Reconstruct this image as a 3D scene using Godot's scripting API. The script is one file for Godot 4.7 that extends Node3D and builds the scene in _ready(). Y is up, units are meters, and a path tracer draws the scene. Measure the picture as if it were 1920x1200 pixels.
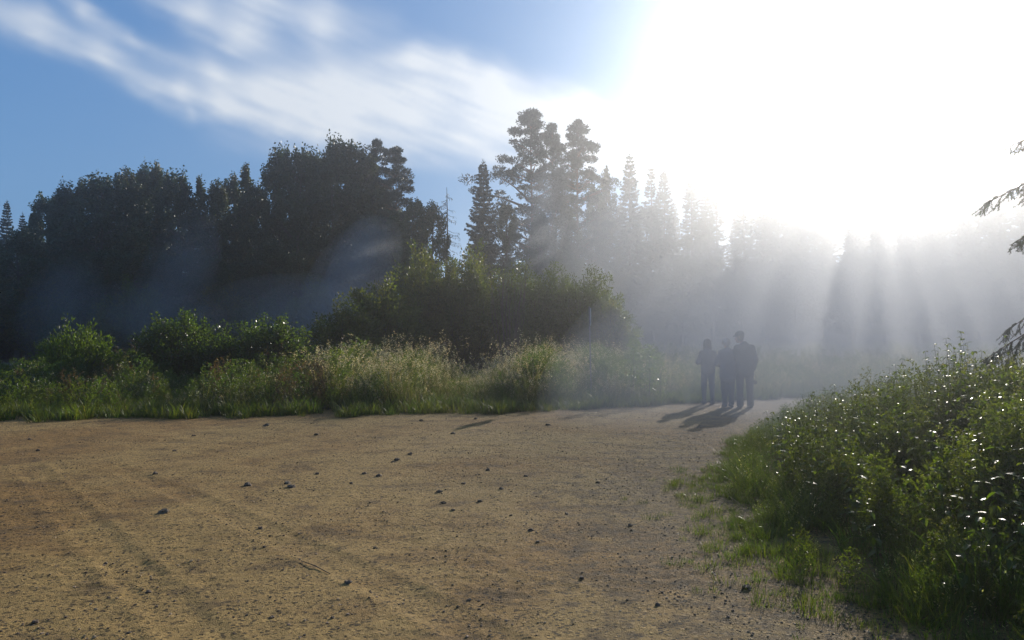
extends Node3D
# A misty morning at a sandy forest road: three people in the low sun, weeds, shrubs and a dark wood.

const F := 1350.0        # focal length in photograph pixels
const HZ := 638.0        # row of the horizon in the photograph
const EYE := 1.6
const SUN_AZ := 26.7
const SUN_EL := 19.6

var counts := {}
var M := {}
var sun_dir := Vector3.ZERO
var noise := FastNoiseLite.new()
var noise2 := FastNoiseLite.new()

# ---------------------------------------------------------------- mesh builder
class MB:
	var v := PackedVector3Array()
	var n := PackedVector3Array()
	var c := PackedColorArray()
	var ix := PackedInt32Array()

	func leaf(b: Vector3, d: Vector3, s: Vector3, col: Color) -> void:
		var k := v.size()
		var m := b + d * 0.45
		var nn := s.cross(d).normalized()
		v.push_back(b); v.push_back(m + s); v.push_back(b + d); v.push_back(m - s)
		for i in 4:
			n.push_back(nn)
			c.push_back(col)
		ix.push_back(k); ix.push_back(k + 2); ix.push_back(k + 1)
		ix.push_back(k); ix.push_back(k + 3); ix.push_back(k + 2)

	# an arching blade of three joints
	func blade(b: Vector3, d: Vector3, droop: Vector3, s: Vector3, col: Color) -> void:
		var k := v.size()
		for i in 4:
			var t := i / 3.0
			var p := b + d * t + droop * t * t
			var tan := (d + droop * 2.0 * t).normalized()
			var nn := s.cross(tan).normalized()
			var w := s * (1.0 - t * t)
			if i < 3:
				v.push_back(p + w); n.push_back(nn); c.push_back(col)
				v.push_back(p - w); n.push_back(nn); c.push_back(col)
			else:
				v.push_back(p); n.push_back(nn); c.push_back(col)
		for i in 2:
			var a := k + i * 2
			ix.push_back(a); ix.push_back(a + 1); ix.push_back(a + 2)
			ix.push_back(a + 1); ix.push_back(a + 3); ix.push_back(a + 2)
		ix.push_back(k + 4); ix.push_back(k + 5); ix.push_back(k + 6)

	func tri(a: Vector3, b: Vector3, d: Vector3, col: Color) -> void:
		var nn := (d - a).cross(b - a).normalized()
		var k := v.size()
		v.push_back(a); v.push_back(b); v.push_back(d)
		for i in 3:
			n.push_back(nn); c.push_back(col); ix.push_back(k + i)

	func tube(pts: Array, rad: Array, sides: int, col: Color) -> void:
		var k := v.size()
		var side := Vector3.ZERO
		for i in pts.size():
			var p: Vector3 = pts[i]
			var q: Vector3 = pts[mini(i + 1, pts.size() - 1)]
			var o: Vector3 = pts[maxi(i - 1, 0)]
			var t := (q - o).normalized()
			if i == 0:
				side = t.cross(Vector3(0.31, 0.17, 0.93)).normalized()
			else:
				side = (side - t * side.dot(t)).normalized()
			var up := t.cross(side)
			for j in sides:
				var a := TAU * j / sides
				var r := side * cos(a) + up * sin(a)
				v.push_back(p + r * float(rad[i])); n.push_back(r); c.push_back(col)
		for i in pts.size() - 1:
			for j in sides:
				var a0 := k + i * sides + j
				var b0 := k + i * sides + (j + 1) % sides
				var g := (v[a0 + sides] - v[a0]).cross(v[b0] - v[a0])
				if g.dot(n[a0] + n[b0]) > 0.0:
					ix.push_back(a0); ix.push_back(b0); ix.push_back(a0 + sides)
					ix.push_back(b0); ix.push_back(b0 + sides); ix.push_back(a0 + sides)
				else:
					ix.push_back(a0); ix.push_back(a0 + sides); ix.push_back(b0)
					ix.push_back(b0); ix.push_back(a0 + sides); ix.push_back(b0 + sides)

	func box(p: Vector3, s: Vector3, col: Color) -> void:
		for ax in 3:
			for sg in [-1.0, 1.0]:
				var nn := Vector3.ZERO
				nn[ax] = sg
				var u := Vector3.ZERO
				var w := Vector3.ZERO
				u[(ax + 1) % 3] = s[(ax + 1) % 3] * 0.5
				w[(ax + 2) % 3] = s[(ax + 2) % 3] * 0.5
				var o := p + nn * s[ax] * 0.5
				var k := v.size()
				for q in [o - u - w, o + u - w, o + u + w, o - u + w]:
					v.push_back(q); n.push_back(nn); c.push_back(col)
				var order := [0, 2, 1, 0, 3, 2] if sg > 0 else [0, 1, 2, 0, 2, 3]
				for e in order:
					ix.push_back(k + e)

	func mesh(mat: Material) -> ArrayMesh:
		var a := []
		a.resize(Mesh.ARRAY_MAX)
		a[Mesh.ARRAY_VERTEX] = v
		a[Mesh.ARRAY_NORMAL] = n
		a[Mesh.ARRAY_COLOR] = c
		a[Mesh.ARRAY_INDEX] = ix
		var m := ArrayMesh.new()
		m.add_surface_from_arrays(Mesh.PRIMITIVE_TRIANGLES, a)
		m.surface_set_material(0, mat)
		return m

# ---------------------------------------------------------------- scene helpers
func numbered(called: String) -> String:
	var k: int = counts.get(called, 0)
	counts[called] = k + 1
	return called if k == 0 else "%s_%03d" % [called, k]

func tag(o: Node, label := "", category := "", group := "", kind := "") -> void:
	if label: o.set_meta("label", label)
	if category: o.set_meta("category", category)
	if group: o.set_meta("group", group)
	if kind: o.set_meta("kind", kind)

func thing(called: String, label: String, category: String, at := Vector3.ZERO, turn := 0.0, group := "") -> Node3D:
	var o := Node3D.new()
	o.name = numbered(called)
	add_child(o)
	o.position = at
	o.rotation.y = turn
	tag(o, label, category, group)
	return o

func part(called: String, mesh: Mesh, parent: Node) -> MeshInstance3D:
	var o := MeshInstance3D.new()
	o.name = called
	o.mesh = mesh
	parent.add_child(o, true)
	return o

func single(called: String, mesh: Mesh, label: String, category: String, at := Vector3.ZERO, group := "", kind := "") -> MeshInstance3D:
	var o := MeshInstance3D.new()
	o.name = numbered(called)
	o.mesh = mesh
	add_child(o)
	o.position = at
	tag(o, label, category, group, kind)
	return o

func scatter(called: String, mesh: Mesh, places: Array, tints: Array, label: String, category: String) -> void:
	var mm := MultiMesh.new()
	mm.transform_format = MultiMesh.TRANSFORM_3D
	mm.use_colors = true
	mm.mesh = mesh
	mm.instance_count = places.size()
	for i in places.size():
		mm.set_instance_transform(i, places[i])
		mm.set_instance_color(i, tints[i])
	var o := MultiMeshInstance3D.new()
	o.name = numbered(called)
	o.multimesh = mm
	add_child(o)
	tag(o, label, category, "", "stuff")

# photograph pixel -> point on the ground; pixel column + depth -> point
func gp(px: float, py: float) -> Vector3:
	var d := F * EYE / (py - HZ)
	return Vector3((px - 960.0) / F * d, 0.0, -d)

func at_depth(px: float, d: float) -> Vector3:
	return Vector3((px - 960.0) / F * d, ground_y((px - 960.0) / F * d, -d), -d)

func top_of(py: float, d: float) -> float:
	return EYE + (HZ - py) / F * d

func rnd_dir(r: RandomNumberGenerator) -> Vector3:
	var z := r.randf_range(-1, 1)
	var a := r.randf() * TAU
	var q := sqrt(1.0 - z * z)
	return Vector3(q * cos(a), z, q * sin(a))

func vary(col: Color, r: RandomNumberGenerator, amount: float) -> Color:
	var k := 1.0 + r.randf_range(-amount, amount)
	var h := r.randf_range(-amount, amount) * 0.35
	return Color(col.r * k * (1.0 + h), col.g * k, col.b * k * (1.0 - h))

func mat(called: String, rough: float, backlight := Color.BLACK, spec := 0.5) -> StandardMaterial3D:
	var m := StandardMaterial3D.new()
	m.resource_name = called
	m.vertex_color_use_as_albedo = true
	m.roughness = rough
	m.metallic_specular = spec
	m.cull_mode = BaseMaterial3D.CULL_DISABLED
	if backlight != Color.BLACK:
		m.backlight_enabled = true
		m.backlight = backlight
	M[called] = m
	return m

# ---------------------------------------------------------------- main
func _ready() -> void:
	var az := deg_to_rad(SUN_AZ)
	var el := deg_to_rad(SUN_EL)
	sun_dir = Vector3(sin(az) * cos(el), sin(el), -cos(az) * cos(el))

	var cam := Camera3D.new()
	cam.name = "camera"
	cam.fov = rad_to_deg(2.0 * atan(600.0 / F))
	cam.position = Vector3(0, EYE, 0)
	cam.rotation.x = atan((HZ - 600.0) / F)
	cam.near = 0.05
	cam.far = 2000.0
	cam.current = true
	add_child(cam)

	noise.seed = 7
	noise.noise_type = FastNoiseLite.TYPE_SIMPLEX_SMOOTH
	noise.frequency = 1.0
	noise.fractal_type = FastNoiseLite.FRACTAL_FBM
	noise.fractal_octaves = 4
	noise2.seed = 21
	noise2.noise_type = FastNoiseLite.TYPE_SIMPLEX_SMOOTH
	noise2.frequency = 1.0
	noise2.fractal_type = FastNoiseLite.FRACTAL_NONE

	var env := Environment.new()
	env.background_mode = Environment.BG_SKY
	env.sky = Sky.new()
	env.sky.sky_material = make_sky()
	env.tonemap_mode = Environment.TONE_MAPPER_LINEAR
	env.tonemap_exposure = 1.3
	env.sdfgi_enabled = true
	env.ssao_enabled = true
	env.ssil_enabled = true
	env.volumetric_fog_enabled = true
	env.volumetric_fog_density = 0.0026
	env.volumetric_fog_albedo = Color(0.97, 0.98, 1.0)
	env.volumetric_fog_anisotropy = 0.86
	var we := WorldEnvironment.new()
	we.name = "environment"
	we.environment = env
	add_child(we)

	var sun := DirectionalLight3D.new()
	sun.name = "sun"
	sun.light_energy = 1.6
	sun.light_color = Color(1.0, 0.965, 0.91)
	sun.light_angular_distance = 0.5
	sun.shadow_enabled = true
	add_child(sun)
	sun.look_at_from_position(sun_dir * 100.0, Vector3.ZERO)

	mat("leaf_far", 0.5, Color(0.8, 0.8, 0.5))
	mat("leaf", 0.4, Color(1.1, 1.15, 0.66))
	mat("dewy_leaf", 0.28, Color(1.12, 1.18, 0.66), 0.55)
	mat("needle", 0.55, Color(0.35, 0.35, 0.25))
	mat("bark", 0.95)
	mat("stone", 0.85)
	mat("cloth", 0.95)
	mat("skin", 0.6)
	mat("dry", 0.5, Color(1.1, 1.08, 0.85))
	mat("paint", 0.5)

	make_ground()
	make_forest()
	make_verge()
	make_thicket()
	make_near_spruce()
	make_signpost()
	make_people()
	make_stones()
	make_mist()

# ---------------------------------------------------------------- sky
func sky_angles(px: float, py: float) -> Vector2:      # photograph pixel -> azimuth, elevation in degrees
	var x := (px - 960.0) / F
	var y := (HZ - py) / F
	return Vector2(rad_to_deg(atan(x)), rad_to_deg(atan2(y, sqrt(1.0 + x * x))))

func make_sky() -> PanoramaSkyMaterial:
	var W := 2048
	var H := 1024
	# cirrus strokes: points (photograph pixels), half width in degrees, strength
	var strokes := [
		[[[-300, -90], [-100, -10], [40, 40], [170, 95], [300, 175]], 1.25, 0.55],
		[[[20, -60], [140, 10], [240, 75], [330, 120]], 0.7, 0.38],
		[[[230, -60], [370, 15], [470, 62], [540, 100]], 1.3, 0.42],
		[[[330, -60], [480, 0], [600, 30], [710, 50]], 1.7, 0.5],
		[[[235, 155], [330, 170], [430, 195], [540, 225], [650, 245], [800, 268]], 0.95, 0.7],
		[[[300, 110], [400, 135], [520, 160], [640, 185], [760, 215]], 1.5, 0.5],
		[[[460, 175], [620, 170], [760, 190], [900, 220], [1080, 240], [1300, 260]], 2.6, 0.8],
		[[[690, 112], [770, 108], [850, 122], [930, 145], [1020, 165]], 1.1, 0.75],
		[[[800, 160], [930, 180], [1060, 210], [1200, 240]], 1.9, 0.6],
		[[[700, 230], [860, 245], [1020, 270], [1200, 280]], 1.6, 0.5],
		[[[620, 245], [760, 270], [900, 295], [1100, 300], [1400, 310]], 1.2, 0.4],
		[[[280, 200], [350, 212], [430, 225]], 0.6, 0.3],
		[[[400, 250], [560, 280], [720, 300], [900, 310]], 0.9, 0.14],
		[[[1000, 195], [1100, 180], [1160, 200]], 0.8, 0.25],
	]
	var segs := []
	for s in strokes:
		var pts: Array = s[0]
		for i in pts.size() - 1:
			var a := sky_angles(pts[i][0], pts[i][1])
			var b := sky_angles(pts[i + 1][0], pts[i + 1][1])
			var fa := 0.35 if i == 0 else 1.0
			var fb := 0.35 if i == pts.size() - 2 else 1.0
			segs.append([a, b, float(s[1]), float(s[2]), fa, fb])
	var lo := Vector2(-52, 2)
	var hi := Vector2(25, 40)
	var cl := FastNoiseLite.new()
	cl.seed = 5
	cl.noise_type = FastNoiseLite.TYPE_SIMPLEX_SMOOTH
	cl.frequency = 1.0
	cl.fractal_octaves = 5
	cl.fractal_gain = 0.55
	var data := PackedFloat32Array()
	data.resize(W * H * 3)
	var top := Vector3(0.036, 0.130, 0.36)
	var low := Vector3(0.18, 0.36, 0.56)
	for j in H:
		var e := PI * 0.5 - PI * (j + 0.5) / H
		var up := maxf(sin(e), 0.0)
		var ce := cos(e)
		var ed := rad_to_deg(e)
		var base := low.lerp(top, clampf(1.0 - exp(-up * 3.4), 0.0, 1.0))
		for i in W:
			var k := (j * W + i) * 3
			if e < 0.0:
				data[k] = 0.06; data[k + 1] = 0.062; data[k + 2] = 0.05
				continue
			var a := wrapf(TAU * (i + 0.5) / W, -PI, PI)
			var d := Vector3(sin(a) * ce, up, -cos(a) * ce)
			var ad := rad_to_deg(a)
			var th := rad_to_deg(acos(clampf(d.dot(sun_dir), -1.0, 1.0)))
			# noise drawn out along the wind
			var u := d.dot(Vector3(0.93, -0.30, -0.2))
			var v := d.dot(Vector3(0.33, 0.93, 0.1))
			var f1 := cl.get_noise_3d(u * 3.0, v * 6.0, d.z * 3.0)
			var f2 := cl.get_noise_3d(u * 5.0 + 9.0, v * 34.0, d.z * 5.0)
			var f3 := cl.get_noise_3d(u * 9.0, v * 80.0, d.z * 9.0 + 4.0)
			var cloud := 0.0
			if ad > lo.x and ad < hi.x and ed > lo.y and ed < hi.y:
				var p := Vector2(ad + f1 * 2.2, ed + f1 * 0.9 + f2 * 0.5)
				for s in segs:
					var A: Vector2 = s[0]
					var B: Vector2 = s[1]
					var ab := B - A
					var t := clampf((p - A).dot(ab) / ab.length_squared(), 0.0, 1.0)
					var dist := (p - A - ab * t).length() / float(s[2])
					if dist < 2.2:
						var amt := float(s[3]) * lerpf(s[4], s[5], t) * exp(-dist * dist * 1.3)
						cloud = cloud + amt * (1.0 - cloud)
				var inside := clampf(minf(minf(ad - lo.x, hi.x - ad), minf(ed - lo.y, hi.y - ed)) / 8.0, 0.0, 1.0)
				cloud = cloud * inside * clampf(1.0 + f2 * 0.45 + f3 * 0.3 + f1 * 0.35, 0.1, 1.6)
				cloud = lerpf(smoothstep(0.0, 0.55, f1 + f2 * 0.35) * 0.5, cloud, inside)
			else:
				cloud = smoothstep(0.0, 0.55, f1 + f2 * 0.35) * 0.5
			cloud = clampf(cloud, 0.0, 0.95)
			var glow := 0.3 * exp(-th / 8.0) + 0.42 * exp(-th / 15.0)
			var white := Vector3(0.57, 0.61, 0.66) + Vector3(1, 0.98, 0.94) * glow * 0.8
			var c := base + Vector3(0.86, 1.0, 1.0) * glow
			c = c.lerp(white, cloud)
			data[k] = c.x; data[k + 1] = c.y; data[k + 2] = c.z
	var im := Image.create_from_data(W, H, false, Image.FORMAT_RGBF, data.to_byte_array())
	var m := PanoramaSkyMaterial.new()
	m.panorama = ImageTexture.create_from_image(im)
	return m

# ---------------------------------------------------------------- ground
func ground_y(x: float, z: float) -> float:
	# gentle verge and rising land beyond the road; the road itself is level
	var d := maxf(0.0, -z - far_edge(x) - 1.0)
	var y := 0.02 * minf(d, 30.0) * smoothstep(0.0, 8.0, d)
	y += 4.5 * smoothstep(40.0, 75.0, d)
	if -z > 20.0 or absf(x) > 8.0:
		y += 0.10 * noise2.get_noise_2d(x * 0.12, z * 0.12) * smoothstep(0.0, 5.0, d)
	return y

func far_edge(x: float) -> float:      # depth of the road's far edge
	return 15.75 + clampf(x, -40.0, 12.0) * (0.16 if x < 0 else 0.53)

func near_edge(z: float) -> float:     # x of the road's right edge at depth -z
	var pts := [[0.0, 3.0], [3.0, 2.45], [3.84, 2.15], [4.3, 1.9], [5.1, 1.72], [6.3, 1.85], [8.24, 2.2], [11.25, 3.35], [14.0, 5.0], [17.7, 7.0], [24.0, 11.0]]
	var d := -z
	for i in pts.size() - 1:
		if d < float(pts[i + 1][0]):
			return lerpf(pts[i][1], pts[i + 1][1], clampf((d - float(pts[i][0])) / (float(pts[i + 1][0]) - float(pts[i][0])), 0.0, 1.0))
	return 11.0

func road_y(x: float, z: float) -> float:
	var y := 0.012 * noise.get_noise_2d(x * 0.5, z * 0.5) + 0.006 * noise.get_noise_2d(x * 2.6, z * 2.6 + 40.0)
	var rough := smoothstep(-0.15, 0.4, noise.get_noise_2d(x * 0.33 + 3.0, z * 0.45))
	y += (0.004 + 0.011 * rough) * noise.get_noise_2d(x * 8.0, z * 8.0 + 90.0)
	# wheel tracks that sweep across the left of the road
	for tr in [[-1.75, 0.0], [-3.15, 0.0], [-0.2, 0.9]]:
		var c: float = tr[0] - 0.85 * (-z - 4.0) - 0.02 * (-z - 4.0) * (-z - 4.0) * float(tr[1])
		var u := (x - c) / 0.21
		if absf(u) < 1.7 and z > -11.0:
			var along := z * 0.76 - x * 0.65
			var rib := absf(sin(along * 34.0 + absf(u) * 4.0))
			var worn := 1.0 - smoothstep(8.0, 11.0, -z)
			y += worn * -0.011 * exp(-u * u * u * u) + worn * 0.008 * rib * exp(-u * u * 1.5) * (0.5 + 0.5 * noise2.get_noise_2d(x * 0.9, z * 0.9))
			y += worn * 0.007 * exp(-(absf(u) - 1.15) * (absf(u) - 1.15) * 18.0)
	# shallow tracks across the far side
	for zz in [-10.9, -12.6]:
		var u2: float = (z - zz - 0.1 * x) / 0.12
		if absf(u2) < 2.0:
			y -= 0.012 * exp(-u2 * u2) * clampf(0.5 + noise2.get_noise_2d(x * 0.6, zz), 0.0, 1.0)
	return y

func grain(size: int, seed_: int, specks: int, lo_: float, hi_: float) -> ImageTexture:
	var im := Image.create(size, size, false, Image.FORMAT_RGBA8)
	var r := RandomNumberGenerator.new()
	r.seed = seed_
	var nz := FastNoiseLite.new()
	nz.seed = seed_
	nz.frequency = 0.16
	nz.fractal_octaves = 4
	for y in size:
		for x in size:
			var w := 0.5 + 0.22 * nz.get_noise_2d(x, y) + r.randf_range(-0.28, 0.28)
			var g := clampf(lerpf(lo_, hi_, w), 0.0, 1.0)
			im.set_pixel(x, y, Color(g, g * 0.99, g * 0.97))
	for s in specks:
		var x := r.randi() % (size - 20)
		var y := r.randi() % (size - 20)
		var dark := r.randf() < 0.62
		var g := r.randf_range(0.3, 0.6) if dark else r.randf_range(0.92, 1.0)
		var w := 1.0 + 6.0 * pow(r.randf(), 4.0)
		for j in int(w * 2.0 + 1.0):
			for i in int(w * 2.4 + 1.0):
				if Vector2((i - w * 1.2) / 1.2, j - w).length() <= w:
					im.set_pixel(x + i, y + j, Color(g, g * 0.98, g * 0.95))
	im.generate_mipmaps()
	return ImageTexture.create_from_image(im)

func make_ground() -> void:
	# land beyond the road: dark soil and moss
	var g := MB.new()
	var xs := []
	var zs := []
	var t := -90.0
	while t <= 90.0:
		xs.append(t); t += 2.0
	xs.push_front(-600.0); xs.append(600.0)
	t = 20.0
	while t >= -140.0:
		zs.append(t); t -= 2.0
	zs.push_front(300.0); zs.append(-600.0)
	for z in zs:
		for x in xs:
			g.v.push_back(Vector3(x, ground_y(x, z) - 0.05, z))
			g.n.push_back(Vector3.UP)
			var k: float = 0.9 + 0.4 * noise.get_noise_2d(x * 0.4, z * 0.4)
			g.c.push_back(Color(0.075 * k, 0.07 * k, 0.035 * k))
	grid_index(g, xs.size(), zs.size())
	var soil := mat("soil", 0.95)
	soil.albedo_texture = grain(512, 3, 2500, 0.55, 1.0)
	soil.uv1_triplanar = true
	soil.uv1_world_triplanar = true
	soil.uv1_scale = Vector3(0.5, 0.5, 0.5)
	tag(single("ground", g.mesh(soil), "dark mossy soil under the verge and the wood", "ground"), "", "", "", "structure")

	# the road: fine near the camera, coarser behind
	var rd := MB.new()
	xs = []
	zs = []
	t = -17.0
	while t <= 11.5:
		xs.append(t)
		t += 0.04 if t > -12.0 and t < 4.5 else 0.1
	t = 6.0
	while t >= -23.0:
		zs.append(t)
		t -= 0.3 if t > -2.6 else clampf(0.0048 * -t, 0.014, 0.09)
	var sand := Vector3(0.40, 0.262, 0.088)
	var ochre := Vector3(0.33, 0.19, 0.056)
	var damp := Vector3(0.13, 0.085, 0.036)
	for z: float in zs:
		for x: float in xs:
			var y := road_y(x, z)
			var over := -z - far_edge(x)
			if over > 0.0:
				y -= minf(0.02 * over, 0.09)
			rd.v.push_back(Vector3(x, y, z))
			rd.n.push_back(Vector3.UP)
			var a := noise.get_noise_2d(x * 0.22 + 7.0, z * 0.22)
			var b := noise.get_noise_2d(x * 1.1, z * 1.7 + 31.0)
			var c := noise.get_noise_2d(x * 5.0, z * 7.0 + 11.0)
			var col := sand.lerp(ochre, smoothstep(-0.35, 0.45, a + 0.5 * b))
			col = col.lerp(damp, smoothstep(0.22, 0.62, b * 0.7 + c * 0.55 + 0.10) * 0.75)
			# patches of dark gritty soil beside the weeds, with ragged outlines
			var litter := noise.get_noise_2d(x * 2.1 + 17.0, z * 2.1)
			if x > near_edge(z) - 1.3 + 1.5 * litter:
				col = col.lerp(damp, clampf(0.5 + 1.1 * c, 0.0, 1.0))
			col *= 1.0 + 0.3 * c
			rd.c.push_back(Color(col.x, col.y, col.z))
	grid_index(rd, xs.size(), zs.size())
	smooth_normals(rd)
	var rm := mat("sand", 0.85, Color.BLACK, 0.32)
	rm.albedo_texture = grain(1024, 12, 14000, 0.72, 1.0)
	rm.uv1_triplanar = true
	rm.uv1_world_triplanar = true
	rm.uv1_scale = Vector3(0.55, 0.55, 0.55)
	rm.heightmap_enabled = true
	rm.heightmap_texture = grain(1024, 29, 9000, 0.0, 1.0)
	rm.heightmap_scale = 1.4
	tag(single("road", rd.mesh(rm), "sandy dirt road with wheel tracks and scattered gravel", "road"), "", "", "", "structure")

func grid_index(m: MB, nx: int, nz: int) -> void:
	for j in nz - 1:
		for i in nx - 1:
			var a := j * nx + i
			m.ix.push_back(a); m.ix.push_back(a + nx + 1); m.ix.push_back(a + nx)
			m.ix.push_back(a); m.ix.push_back(a + 1); m.ix.push_back(a + nx + 1)
	# rows run away from the camera (z falls), columns to the right: make the faces look up
	var g := (m.v[m.ix[2]] - m.v[m.ix[0]]).cross(m.v[m.ix[1]] - m.v[m.ix[0]])
	if g.y < 0.0:
		for i in range(0, m.ix.size(), 3):
			var s := m.ix[i + 1]
			m.ix[i + 1] = m.ix[i + 2]
			m.ix[i + 2] = s

func smooth_normals(m: MB) -> void:
	m.n.fill(Vector3.ZERO)
	for i in range(0, m.ix.size(), 3):
		var a := m.ix[i]
		var b := m.ix[i + 1]
		var c := m.ix[i + 2]
		var g := (m.v[c] - m.v[a]).cross(m.v[b] - m.v[a])
		m.n[a] += g; m.n[b] += g; m.n[c] += g
	for i in m.n.size():
		m.n[i] = m.n[i].normalized()

# ---------------------------------------------------------------- trees
func trunk_mesh(r: RandomNumberGenerator, h: float, r0: float, lean: float, col: Color, limbs: Array) -> ArrayMesh:
	var b := MB.new()
	var pts := []
	var rad := []
	var ph := r.randf() * TAU
	for i in 9:
		var t := i / 8.0
		pts.append(Vector3(cos(ph) * lean * t * t * h + 0.06 * sin(t * 7.0 + ph), h * t - 0.15 * (1 if i == 0 else 0), sin(ph) * lean * t * t * h))
		rad.append(r0 * (1.0 - 0.9 * t) + (r0 * 0.35 if i == 0 else 0.0))
	b.tube(pts, rad, 8, col)
	for l in limbs:
		var from: Vector3 = l[0]
		var to: Vector3 = l[1]
		var mid := from.lerp(to, 0.5) + Vector3(0, -0.06 * from.distance_to(to), 0) * float(l[3])
		b.tube([from, mid, to], [l[2], l[2] * 0.6, l[2] * 0.2], 5, col)
	return b.mesh(M.bark)

# crown of many leaf clumps; profile 0 round, 1 pointed, 2 tall and lobed
func broadleaf(seed_: int, h: float, w: float, profile: int, clumps: int, leaves: int, size: float, cols: Array) -> Array:
	var r := RandomNumberGenerator.new()
	r.seed = seed_
	var b := MB.new()
	var limbs := []
	for i in clumps:
		var t := pow(r.randf(), 0.8)
		var a := r.randf() * TAU
		var env := 0.0
		match profile:
			0: env = pow(sin(PI * clampf(0.08 + t * 0.9, 0.0, 1.0)), 0.6)
			1: env = pow(1.0 - t, 0.75) * 0.95 + 0.06
			2: env = pow(sin(PI * clampf(0.15 + t * 0.83, 0.0, 1.0)), 0.8)
		env *= 0.8 + 0.42 * noise2.get_noise_3d(cos(a) * 1.3 + seed_, t * 3.0, sin(a) * 1.3)
		var rr := env * w * 0.5 * (0.35 + 0.65 * sqrt(r.randf()))
		var y := h * (0.14 + 0.84 * t)
		var ctr := Vector3(cos(a) * rr, y, sin(a) * rr)
		if i < 34:
			limbs.append([Vector3(0, maxf(0.5, y - rr * 0.8 - 0.4), 0), ctr, 0.05, 1.0])
		var cr := w * r.randf_range(0.06, 0.12) * (1.1 - 0.35 * t)
		var col: Color = cols[r.randi() % cols.size()]
		var spire := t > 0.62 and r.randf() < 0.75
		for k in leaves:
			var o := rnd_dir(r) * cr * pow(r.randf(), 0.45)
			o.y *= 2.1 if spire else 0.8
			if spire:
				o.x *= 0.55; o.z *= 0.55
			var p := ctr + o
			var d := (rnd_dir(r) + Vector3(0, -0.25, 0) + o.normalized() * 0.5).normalized()
			var s := d.cross(rnd_dir(r)).normalized()
			var z := size * r.randf_range(0.7, 1.25)
			b.leaf(p, d * z, s * z * 0.36, vary(col, r, 0.25))
	return [trunk_mesh(r, h * 0.93, 0.016 * h, 0.02, Color(0.09, 0.075, 0.06), limbs), b.mesh(M.leaf_far)]

func spruce(seed_: int, h: float, w: float, full: float, col: Color) -> Array:
	var r := RandomNumberGenerator.new()
	r.seed = seed_
	var b := MB.new()
	var limbs := []
	var y := h * 0.06
	while y < h * 0.985:
		var t := y / h
		var env := w * 0.5 * pow(1.0 - t, 0.85) * (1.0 if t > 0.12 else 0.8) + 0.05
		var count := 5 + r.randi() % 3
		var a0 := r.randf() * TAU
		for i in count:
			if r.randf() > full:
				continue
			var a := a0 + TAU * i / count + r.randf_range(-0.3, 0.3)
			var out := Vector3(cos(a), 0, sin(a))
			var ln := env * r.randf_range(0.72, 1.15)
			var droop := lerpf(-0.42, 0.35, t) * ln
			var tip := Vector3(0, y, 0) + out * ln + Vector3(0, droop, 0)
			limbs.append([Vector3(0, y, 0), tip, 0.012 + 0.012 * ln, 1.5])
			var tufts := int(10.0 + 26.0 * ln)
			var side := out.cross(Vector3.UP)
			for k in tufts:
				var u := pow(r.randf(), 0.7)
				var p := Vector3(0, y, 0).lerp(tip, u) + Vector3(0, -0.1 * ln * sin(u * PI), 0)
				var sp := r.randf_range(-1, 1)
				var d := (out * 0.6 + side * sp * 1.1 + Vector3(0, r.randf_range(-0.75, 0.0), 0)).normalized()
				var z := (0.2 + 0.3 * (1.0 - u) * minf(ln, 1.6)) * r.randf_range(0.7, 1.2)
				var s := d.cross(rnd_dir(r)).normalized() * (0.05 + 0.03 * r.randf())
				b.leaf(p, d * z, s, vary(col, r, 0.25))
		y += h * 0.021 * r.randf_range(0.7, 1.2)
	for k in 14:
		b.leaf(Vector3(0, h * (0.95 + 0.045 * r.randf()), 0), (rnd_dir(r) + Vector3(0, 1.2, 0)).normalized() * 0.3, rnd_dir(r) * 0.035, col)
	return [trunk_mesh(r, h, 0.012 * h, 0.0, Color(0.10, 0.075, 0.06), limbs), b.mesh(M.needle)]

# tall pine: bare lower trunk, flat plates of needles on crooked limbs
func pine(seed_: int, h: float, w: float, from: float, lopsided: float, clumps: int) -> Array:
	var r := RandomNumberGenerator.new()
	r.seed = seed_
	var b := MB.new()
	var limbs := []
	for i in clumps:
		var t := pow(r.randf(), 0.9)
		var y := h * lerpf(from, 0.985, t)
		var tier := 0.72 + 0.42 * noise2.get_noise_2d(t * 9.0, seed_ * 2.3)
		var env := w * 0.5 * (pow(1.0 - t, 0.7) * (0.55 + 0.45 * smoothstep(0.0, 0.3, t)) + 0.09) * tier * 1.25
		var a := r.randf() * TAU
		var ln := env * pow(r.randf(), 0.5) * (1.0 - lopsided * cos(a) * smoothstep(0.0, 0.4, 0.75 - absf(t - 0.45)))
		var ctr := Vector3(cos(a) * ln, y + 0.15 * ln, sin(a) * ln)
		if i % 2 == 0:
			limbs.append([Vector3(0, y - 0.25 * ln, 0), ctr, 0.025 + 0.02 * ln, -0.6])
		var cr := r.randf_range(0.38, 0.8) * (1.0 - 0.4 * t)
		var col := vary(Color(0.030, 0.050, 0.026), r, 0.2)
		for k in 170:
			var o := rnd_dir(r) * cr * 1.12 * pow(r.randf(), 0.4)
			o.y = o.y * 0.5 + 0.1 * cr
			var d := (o.normalized() * 0.8 + rnd_dir(r) * 0.7 + Vector3(0, 0.35, 0)).normalized()
			var s := d.cross(rnd_dir(r)).normalized() * 0.042
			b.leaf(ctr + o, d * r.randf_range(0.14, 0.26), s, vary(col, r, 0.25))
	return [trunk_mesh(r, h * 0.98, 0.0105 * h, 0.006, Color(0.17, 0.095, 0.06), limbs), b.mesh(M.needle)]

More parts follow.
